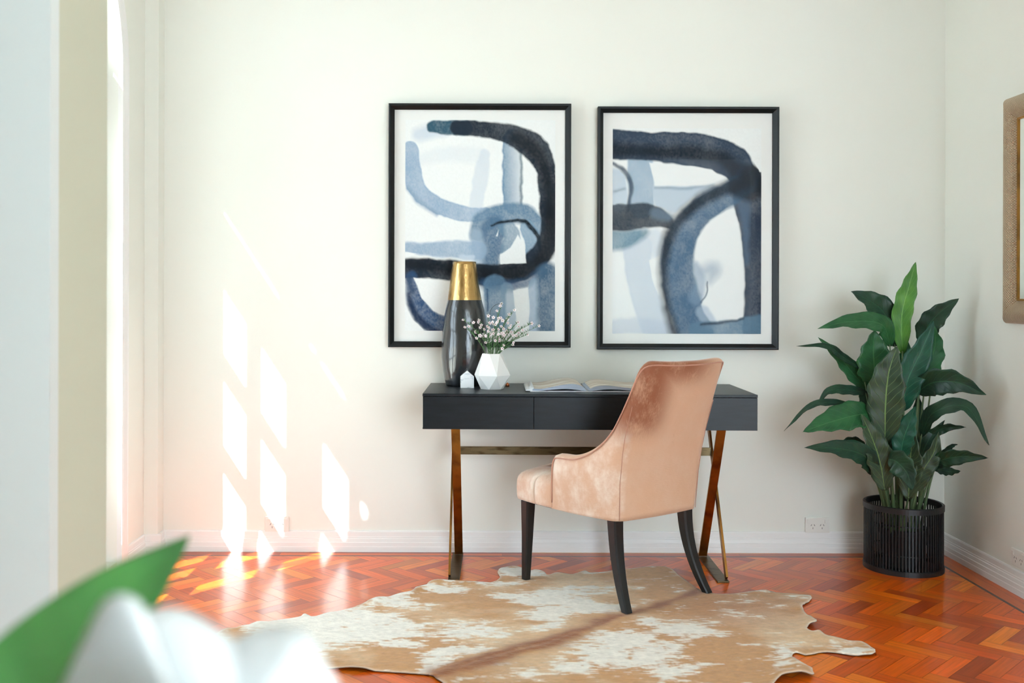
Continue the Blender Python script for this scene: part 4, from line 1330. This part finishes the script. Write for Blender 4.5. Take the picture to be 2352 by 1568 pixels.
    tris = [t if area(t) > 0 else t[::-1] for t in tris]
    faces = tris + [tuple(i + nv for i in t[::-1]) for t in tris]
    cnt = {}
    for t in tris:
        for i in range(len(t)):
            a, b = t[i], t[(i + 1) % len(t)]
            cnt[(a, b)] = 1
    for (a, b) in list(cnt):
        if (b, a) not in cnt: faces.append((b, a, a + nv, b + nv))
    me.from_pydata(verts, [], faces)
    ca = me.color_attributes.new('coat', 'FLOAT_COLOR', 'POINT')
    dkb = np.tile(np.array(srgb(92, 84, 78)[:3]), (nv, 1))
    ca.data.foreach_set('color', np.concatenate([np.vstack([col, dkb]), np.ones((2 * nv, 1))], 1).ravel())
    m = mat('cowhide', (1, 1, 1, 1), 0.65, spec=0.25, sheen=0.25, attr='coat', bump=(70, 0.6, 0.006, (1, 2.6, 1)))
    o = link_mesh(me, 'cowhide_rug', m, smooth=True)
    tag(o, 'tan and white cowhide rug spread on the parquet under the chair', 'rug')
hide()

# ------------------------------------------------------------------ plant in the basket
PCX, PCY = 1.9106, CAMY + 4.50
def basket():
    root = empty('plant_basket', (PCX, PCY, 0))
    tag(root, 'round black slatted basket holding the plant in the right corner', 'basket')
    R = 0.168; H = 0.298
    def band(z0, z1, r0, r1, nm):
        bm = bmesh.new()
        n = 72
        rings = [[Vector((r * math.cos(2 * PI * i / n), r * math.sin(2 * PI * i / n), z)) for i in range(n)] for r, z in ((r1, z0), (r1, z1), ((r0 + r1) / 2, z1 + 0.003), (r0, z1), (r0, z0))]
        rings.append(rings[0])
        loft(bm, rings, True); bmesh.ops.remove_doubles(bm, verts=bm.verts[:], dist=1e-6)
        bmesh.ops.recalc_face_normals(bm, faces=bm.faces[:])
        return finish(bm, nm, M_basket, root)
    band(H - 0.027, H - 0.003, R - 0.008, R + 0.003, 'rim')
    band(0.0, 0.022, R - 0.008, R + 0.003, 'base_ring')
    bm = bmesh.new()
    for i in range(76):
        a = 2 * PI * i / 76
        Mx = Matrix.Rotation(a, 4, 'Z') @ Matrix.Translation((R - 0.003, 0, 0))
        box(bm, -0.0025, 0.0025, -0.0032, 0.0032, 0.01, H - 0.01, M=Mx)
    finish(bm, 'slat_wall', M_basket, root)
    for z in (0.085, 0.215):
        bm = bmesh.new()
        tube(bm, [((R - 0.009) * math.cos(2 * PI * i / 60), (R - 0.009) * math.sin(2 * PI * i / 60), z) for i in range(61)], 0.003, 6, False)
        finish(bm, 'hoop', M_basket, root)
    bm = bmesh.new(); lathe(bm, [(R - 0.009, 0.002), (R - 0.009, 0.008)], 48, cap1=True)
    finish(bm, 'base', M_basket, root)
basket()

def plant():
    root = empty('potted_plant', (PCX, PCY, 0.0085))
    tag(root, 'leafy green plant with broad pointed leaves standing in the black basket', 'plant')
    o_ = Vector((PCX, PCY, 0.0085))
    bm = bmesh.new()
    lathe(bm, [(0.078, 0), (0.082, 0.004), (0.102, 0.150), (0.108, 0.152), (0.110, 0.175), (0.103, 0.177), (0.100, 0.16), (0.098, 0.14)], 40)
    finish(bm, 'pot', M_pot, root, smooth=False)
    bm = bmesh.new(); lathe(bm, [(0.099, 0.135), (0.099, 0.158), (0.05, 0.163), (0, 0.165)], 30)
    finish(bm, 'soil', M_soil, root)
    def leafmat(name, c1, c2, vein):
        m = bpy.data.materials.new(name); m.use_nodes = True
        nt = m.node_tree; N = nt.nodes; L = nt.links; b = N['Principled BSDF']
        b.inputs['Roughness'].default_value = 0.42
        u = N.new('ShaderNodeUVMap'); u.uv_map = 'leaf'
        sx = N.new('ShaderNodeSeparateXYZ'); L.new(u.outputs[0], sx.inputs[0])
        def mth(op, a, b_=None):
            n = N.new('ShaderNodeMath'); n.operation = op
            for i, v in enumerate((a, b_)):
                if v is None: continue
                if isinstance(v, (int, float)): n.inputs[i].default_value = v
                else: L.new(v, n.inputs[i])
            return n.outputs[0]
        ax = mth('ABSOLUTE', sx.outputs[0])
        mid = N.new('ShaderNodeMapRange'); mid.inputs['From Min'].default_value = 0.05; mid.inputs['From Max'].default_value = 0.02
        L.new(ax, mid.inputs['Value'])
        # side veins run forward from the midrib
        ph = mth('MULTIPLY', mth('SUBTRACT', sx.outputs[1], mth('MULTIPLY', ax, 0.22)), 11.0)
        fr = mth('ABSOLUTE', mth('SUBTRACT', mth('FRACT', ph), 0.5))
        sv = N.new('ShaderNodeMapRange'); sv.inputs['From Min'].default_value = 0.055; sv.inputs['From Max'].default_value = 0.0; sv.inputs['To Max'].default_value = 0.55
        L.new(fr, sv.inputs['Value'])
        fac = mth('MAXIMUM', mid.outputs[0], sv.outputs[0])
        tc = N.new('ShaderNodeTexCoord'); nz = N.new('ShaderNodeTexNoise'); nz.inputs['Scale'].default_value = 14
        L.new(tc.outputs['Object'], nz.inputs['Vector'])
        mx = N.new('ShaderNodeMix'); mx.data_type = 'RGBA'; mx.inputs['A'].default_value = c1; mx.inputs['B'].default_value = c2
        mr = N.new('ShaderNodeMapRange'); mr.inputs['From Min'].default_value = 0.35; mr.inputs['From Max'].default_value = 0.65
        L.new(nz.outputs['Fac'], mr.inputs['Value']); L.new(mr.outputs[0], mx.inputs['Factor'])
        m2 = N.new('ShaderNodeMix'); m2.data_type = 'RGBA'; m2.inputs['B'].default_value = vein
        L.new(mx.outputs['Result'], m2.inputs['A']); L.new(fac, m2.inputs['Factor'])
        L.new(m2.outputs['Result'], b.inputs['Base Color'])
        bp = N.new('ShaderNodeBump'); bp.inputs['Strength'].default_value = 0.5; bp.inputs['Distance'].default_value = 0.003; bp.invert = True
        L.new(fac, bp.inputs['Height']); L.new(bp.outputs['Normal'], b.inputs['Normal'])
        return m
    MG = {
        'b': leafmat('leaf_bright', srgb(92, 150, 58), srgb(70, 128, 50), srgb(128, 180, 90)),
        'm': leafmat('leaf_mid', srgb(44, 104, 58), srgb(30, 84, 48), srgb(66, 126, 74)),
        'd': leafmat('leaf_dark', srgb(30, 70, 46), srgb(22, 54, 42), srgb(48, 92, 62)),
        'o': leafmat('leaf_olive', srgb(54, 76, 52), srgb(42, 66, 48), srgb(124, 156, 92)),
        't': leafmat('leaf_teal', srgb(28, 92, 68), srgb(22, 74, 60), srgb(52, 116, 84)),
    }
    MS = mat('leaf_stalk', srgb(108, 132, 92), 0.5, noise=(12, 3, srgb(80, 104, 70), 0.4, 0.6, (1, 1, 0.2)))
    k = 520 / 1568.0
    C2 = lambda x, y: (1780 + x * k, 580 + y * k)
    # (control points crop px..., half width crop px, tone, depths base->tip, lift)
    LV = [
        ([(884, 690), (880, 420), (930, 220), (975, 55)], 66, 'b', 4.46, 4.40, 0.45),
        ([(836, 640), (770, 430), (660, 330), (525, 262)], 84, 'd', 4.50, 4.44, 0.45),
        ([(800, 640), (740, 490), (520, 470), (295, 522)], 62, 'm', 4.44, 4.30, 0.5),
        ([(700, 900), (690, 800), (682, 660), (690, 528)], 118, 'm', 4.46, 4.42, 0.5),
        ([(765, 1290), (768, 1040), (790, 820), (848, 640)], 122, 'o', 4.36, 4.30, 0.5),
        ([(885, 1085), (920, 880), (1010, 680), (1100, 465)], 96, 't', 4.40, 4.32, 0.5),
        ([(1040, 900), (1060, 800), (1110, 640), (1105, 500)], 84, 'm', 4.50, 4.44, 0.5),
        ([(1020, 620), (1060, 500), (1150, 400), (1275, 308)], 76, 'd', 4.52, 4.42, 0.4),
        ([(985, 960), (1100, 890), (1270, 890), (1465, 976)], 92, 'd', 4.40, 4.16, 0.45),
        ([(612, 800), (480, 720), (360, 640), (150, 642)], 26, 'd', 4.46, 4.30, 0.4),
        ([(650, 940), (560, 850), (450, 720), (300, 580)], 52, 'm', 4.50, 4.44, 0.4),
        ([(640, 965), (520, 945), (380, 950), (297, 1040)], 34, 'd', 4.46, 4.34, 0.4),
        ([(560, 1060), (400, 1030), (240, 1060), (65, 1230)], 24, 'd', 4.42, 4.24, 0.4),
        ([(665, 1110), (560, 1120), (380, 1170), (195, 1235)], 98, 'm', 4.38, 4.22, 0.5),
        ([(700, 1530), (620, 1400), (440, 1350), (205, 1345)], 72, 'd', 4.36, 4.20, 0.4),
        ([(625, 1375), (570, 1320), (500, 1310), (430, 1335)], 46, 'd', 4.50, 4.44, 0.4),
        ([(765, 1640), (730, 1440), (680, 1290), (600, 1110)], 88, 'o', 4.34, 4.30, 0.55),
        ([(740, 1330), (738, 1200), (715, 1080), (690, 980)], 84, 'o', 4.42, 4.40, 0.5),
        ([(875, 1420), (890, 1300), (930, 1180), (975, 1055)], 72, 't', 4.34, 4.30, 0.5),
        ([(930, 1700), (935, 1500), (945, 1380), (955, 1190)], 86, 'o', 4.36, 4.32, 0.5),
        ([(790, 1420), (850, 1440), (920, 1520), (955, 1640)], 84, 'd', 4.30, 4.22, 0.5),
        ([(990, 1640), (1030, 1500), (1100, 1380), (1135, 1230)], 62, 'o', 4.34, 4.30, 0.45),
        ([(1080, 1470), (1180, 1420), (1320, 1400), (1480, 1412)], 56, 'd', 4.36, 4.14, 0.4),
        ([(1100, 1480), (1170, 1500), (1230, 1510), (1290, 1505)], 32, 'd', 4.44, 4.36, 0.4),
        ([(1015, 1260), (1100, 1100), (1330, 1060), (1485, 1325)], 52, 'd', 4.42, 4.14, 0.4),
        ([(1010, 1310), (1100, 1240), (1200, 1200), (1325, 1200)], 34, 'd', 4.46, 4.36, 0.4),
        ([(1130, 1390), (1180, 1370), (1230, 1330), (1268, 1318)], 18, 'd', 4.44, 4.38, 0.4),
        ([(650, 1160), (640, 1060), (630, 960), (618, 870)], 52, 'd', 4.56, 4.54, 0.5),
        ([(1000, 1330), (1000, 1200), (995, 1080), (990, 960)], 46, 'd', 4.56, 4.54, 0.5),
        ([(800, 1560), (790, 1420), (770, 1300), (760, 1180)], 60, 'd', 4.54, 4.50, 0.5),
        ([(850, 1480), (850, 1300), (850, 1150), (840, 1020)], 58, 'd', 4.56, 4.52, 0.5),
        ([(1010, 1560), (1020, 1420), (1060, 1300), (1180, 1150)], 60, 'd', 4.46, 4.42, 0.45),
        ([(900, 900), (900, 780), (910, 700), (925, 610)], 56, 'm', 4.54, 4.52, 0.45),
        ([(1090, 860), (1110, 800), (1125, 700), (1120, 600)], 30, 'd', 4.56, 4.52, 0.4),
    ]
    rnd = random.Random(9)
    for pts, hw, tone, Db, Dt, pk in LV:
        nseg = 22; nw = 8
        cp = [C2(*p) for p in pts]
        P3 = []
        for i, (x, y) in enumerate(cp):
            t = i / (len(cp) - 1)
            P3.append(P(x, y, Db + (Dt - Db) * t))
        cur = catmull([tuple(p) for p in P3], nseg + 1)
        cur = [Vector(c) for c in cur]
        scale = hw * k * (Db + Dt) / 2 / FPX
        bm = bmesh.new(); uvl = bm.loops.layers.uv.new('leaf')
        ph = rnd.uniform(0, 6); tw0 = rnd.uniform(-0.35, 0.35)
        grid = []
        for i, c in enumerate(cur):
            t = i / nseg
            tan = (cur[min(i + 1, nseg)] - cur[max(i - 1, 0)]).normalized()
            view = (c - Vector((0, CAMY, CAMZ))).normalized()
            s = tan.cross(view)
            if s.length < 1e-3: s = Vector((1, 0, 0))
            s.normalize()
            nrm = s.cross(tan).normalized()
            a = tw0 * (0.4 + t)
            s = s * math.cos(a) + nrm * math.sin(a); nrm = s.cross(tan).normalized()
            wprof = (math.sin(PI * min(1, (t ** 0.8) * 0.97 + 0.03)) ** 0.75) * (1.0 if t < 0.6 else 1 - 0.25 * (t - 0.6) / 0.4)
            if t > 0.97: wprof *= 0.4
            row = []
            for j in range(-nw // 2, nw // 2 + 1):
                q = j / (nw / 2)
                wav = (1 + 0.08 * math.sin(t * 30 + ph + (1.3 if q > 0 else 0)))
                off = s * (q * scale * wprof * wav) / max(0.8, abs(math.cos(a)))
                fold = nrm * (-abs(q) ** 1.2 * scale * wprof * 0.30 + 0.0035 * abs(q) * math.sin(t * 30 + ph + (2 if q > 0 else 0)))
                row.append((bm.verts.new(c + off + fold - o_), q, t))
            grid.append(row)
        for r0, r1 in zip(grid[:-1], grid[1:]):
            for j in range(nw):
                f = bm.faces.new((r0[j][0], r0[j + 1][0], r1[j + 1][0], r1[j][0]))
                for lp, src in zip(f.loops, (r0[j], r0[j + 1], r1[j + 1], r1[j])): lp[uvl].uv = (src[1], src[2])
        lf = finish(bm, 'leaf', MG[tone], root, smooth=True)
        so = lf.modifiers.new('thick', 'SOLIDIFY'); so.thickness = 0.0009; so.offset = 0
        # stalk
        b0 = cur[0]
        ax = (b0.x - PCX)
        foot = Vector((PCX + max(-0.075, min(0.075, ax * 0.45)) + rnd.uniform(-0.015, 0.015), PCY + max(-0.06, min(0.06, (b0.y - PCY) * 0.5)), 0.0085 + 0.158))
        d0 = (cur[1] - cur[0]).normalized()
        mid = Vector((foot.x + (b0.x - foot.x) * 0.35, foot.y + (b0.y - foot.y) * 0.35, foot.z + (b0.z - foot.z) * 0.6))
        sp = [bez(foot, mid, b0 + d0 * 0.01, t / 12) for t in range(13)]
        bm = bmesh.new()
        tube(bm, [p - o_ for p in sp], [0.0085 - 0.0055 * (t / 12) for t in range(13)], 8)
        finish(bm, 'stalk', MS, lf, smooth=True)
plant()

# ------------------------------------------------------------------ foreground: white bloom and leaf in a vase on a side table
def foreground():
    tc = Vector((-0.17, CAMY + 0.50, 0))
    root = empty('side_table', (tc.x, tc.y, 0))
    tag(root, 'small round wooden side table just below the view in the foreground', 'table')
    bm = bmesh.new(); lathe(bm, [(0.17, 0.675), (0.18, 0.68), (0.18, 0.695), (0.175, 0.70)], 40, cap1=True); finish(bm, 'tabletop', M_table, root)
    bm = bmesh.new(); lathe(bm, [(0.022, 0.02), (0.018, 0.3), (0.022, 0.6), (0.05, 0.675)], 20, cap1=True); finish(bm, 'leg', M_table, root, smooth=True)
    bm = bmesh.new(); lathe(bm, [(0.14, 0.0), (0.14, 0.012), (0.03, 0.022)], 32, cap1=True); finish(bm, 'base', M_table, root)
    vase = empty('flower_vase', (tc.x, tc.y, 0.70))
    tag(vase, 'white vase on the side table just below the view', 'vase')
    bm = bmesh.new(); lathe(bm, [(0.035, 0), (0.048, 0.01), (0.052, 0.06), (0.03, 0.13), (0.026, 0.16), (0.032, 0.18), (0.029, 0.18), (0.022, 0.15)], 28)
    finish(bm, 'body', M_whitecer, vase, smooth=True)
    mouth = Vector((tc.x, tc.y, 0.865))
    # bloom
    cen = P(470, 1790, 0.50)
    fr = empty('white_bloom', tuple(mouth))
    tag(fr, 'large blurred white flower close to the lens at lower left', 'flower')
    o_ = mouth
    def petal(base, edge, bulge, ruff=0.0):
        """edge: list of (px, py, D) along the rim; the petal is the cupped sheet between base and rim"""
        e = catmull([tuple(P(*q)) for q in edge], 28)
        bm = bmesh.new()
        rings = []
        nv = 18
        for j in range(nv + 1):
            v = j / nv
            ring = []
            for i, q in enumerate(e):
                q = Vector(q)
                uu = i / (len(e) - 1)
                p = base.lerp(q, v ** 0.85)
                cam_d = (p - Vector((0, CAMY, CAMZ))).normalized()
                p = p - cam_d * (bulge * math.sin(PI * v) ** 0.8 * math.sin(PI * uu) ** 0.7)
                p = p + cam_d * ruff * math.sin(uu * 14) * v ** 3
                ring.append(p - o_)
            rings.append(ring)
        loft(bm, rings, False)
        bmesh.ops.remove_doubles(bm, verts=bm.verts[:], dist=1e-6)
        p_ = finish(bm, 'petal', M_bigpetal, fr, smooth=True)
        so = p_.modifiers.new('thick', 'SOLIDIFY'); so.thickness = 0.0016; so.offset = 0
        return p_
    petal(cen, [(90, 1700, 0.52), (140, 1590, 0.50), (196, 1470, 0.48), (240, 1385, 0.47), (285, 1366, 0.465), (325, 1392, 0.465), (345, 1450, 0.47), (360, 1560, 0.475)], 0.020)
    petal(cen, [(270, 1560, 0.50), (300, 1450, 0.51), (345, 1405, 0.515), (410, 1398, 0.52), (470, 1425, 0.52), (525, 1462, 0.52), (590, 1500, 0.515), (640, 1570, 0.51), (660, 1680, 0.51)], 0.022)
    petal(cen, [(480, 1640, 0.50), (520, 1500, 0.515), (580, 1452, 0.52), (650, 1440, 0.52), (705, 1455, 0.515), (745, 1515, 0.51), (780, 1580, 0.51), (800, 1700, 0.51)], 0.02)
    petal(cen, [(250, 1900, 0.42), (300, 1700, 0.41), (420, 1640, 0.405), (560, 1680, 0.41), (640, 1860, 0.42)], 0.02)
    petal(cen, [(600, 1950, 0.47), (700, 1760, 0.46), (800, 1740, 0.47), (850, 1900, 0.48)], 0.015)
    bm = bmesh.new()
    tube(bm, [Vector((0, 0, -0.06)), Vector((0.003, 0, 0.03)), cen - o_ ], 0.005, 8)
    finish(bm, 'stem', M_bigleaf, fr, smooth=True)
    # leaf
    lr = empty('long_leaf', tuple(mouth))
    tag(lr, 'long pointed green leaf rising behind the blurred white flower', 'leaf')
    mid = [(-330, 2010, 0.50, 70), (-170, 1790, 0.52, 100), (20, 1600, 0.56, 112), (160, 1475, 0.62, 102), (285, 1372, 0.68, 76), (370, 1296, 0.73, 38), (412, 1256, 0.76, 16), (436, 1232, 0.78, 2)]
    cur = catmull([(*P(x, y, D), h * D / FPX) for x, y, D, h in mid], 40)
    bm = bmesh.new()
    rings = []
    for i, c in enumerate(cur):
        p = Vector(c[:3]); a = Vector(cur[max(i - 1, 0)][:3]); b_ = Vector(cur[min(i + 1, 39)][:3])
        t = (b_ - a).normalized(); v = (p - Vector((0, CAMY, CAMZ))).normalized()
        s = t.cross(v).normalized(); n = s.cross(t)
        rings.append([p + s * (q * c[3]) - n * (abs(q) * c[3] * 0.25) - o_ for q in np.linspace(-1, 1, 9)])
    loft(bm, rings, False)
    p_ = finish(bm, 'blade', M_bigleaf, lr, smooth=True)
    so = p_.modifiers.new('thick', 'SOLIDIFY'); so.thickness = 0.001; so.offset = 0
    bm = bmesh.new()
    st = Vector(cur[0][:3]) - o_
    tube(bm, [Vector((-0.004, 0, -0.06)), Vector((-0.008, 0, 0.0)), st * 0.5 + Vector((0, 0, -0.0)), st + Vector((0.004, 0, 0.004))], 0.004, 8)
    finish(bm, 'stem', M_bigleaf, lr, smooth=True)
foreground()
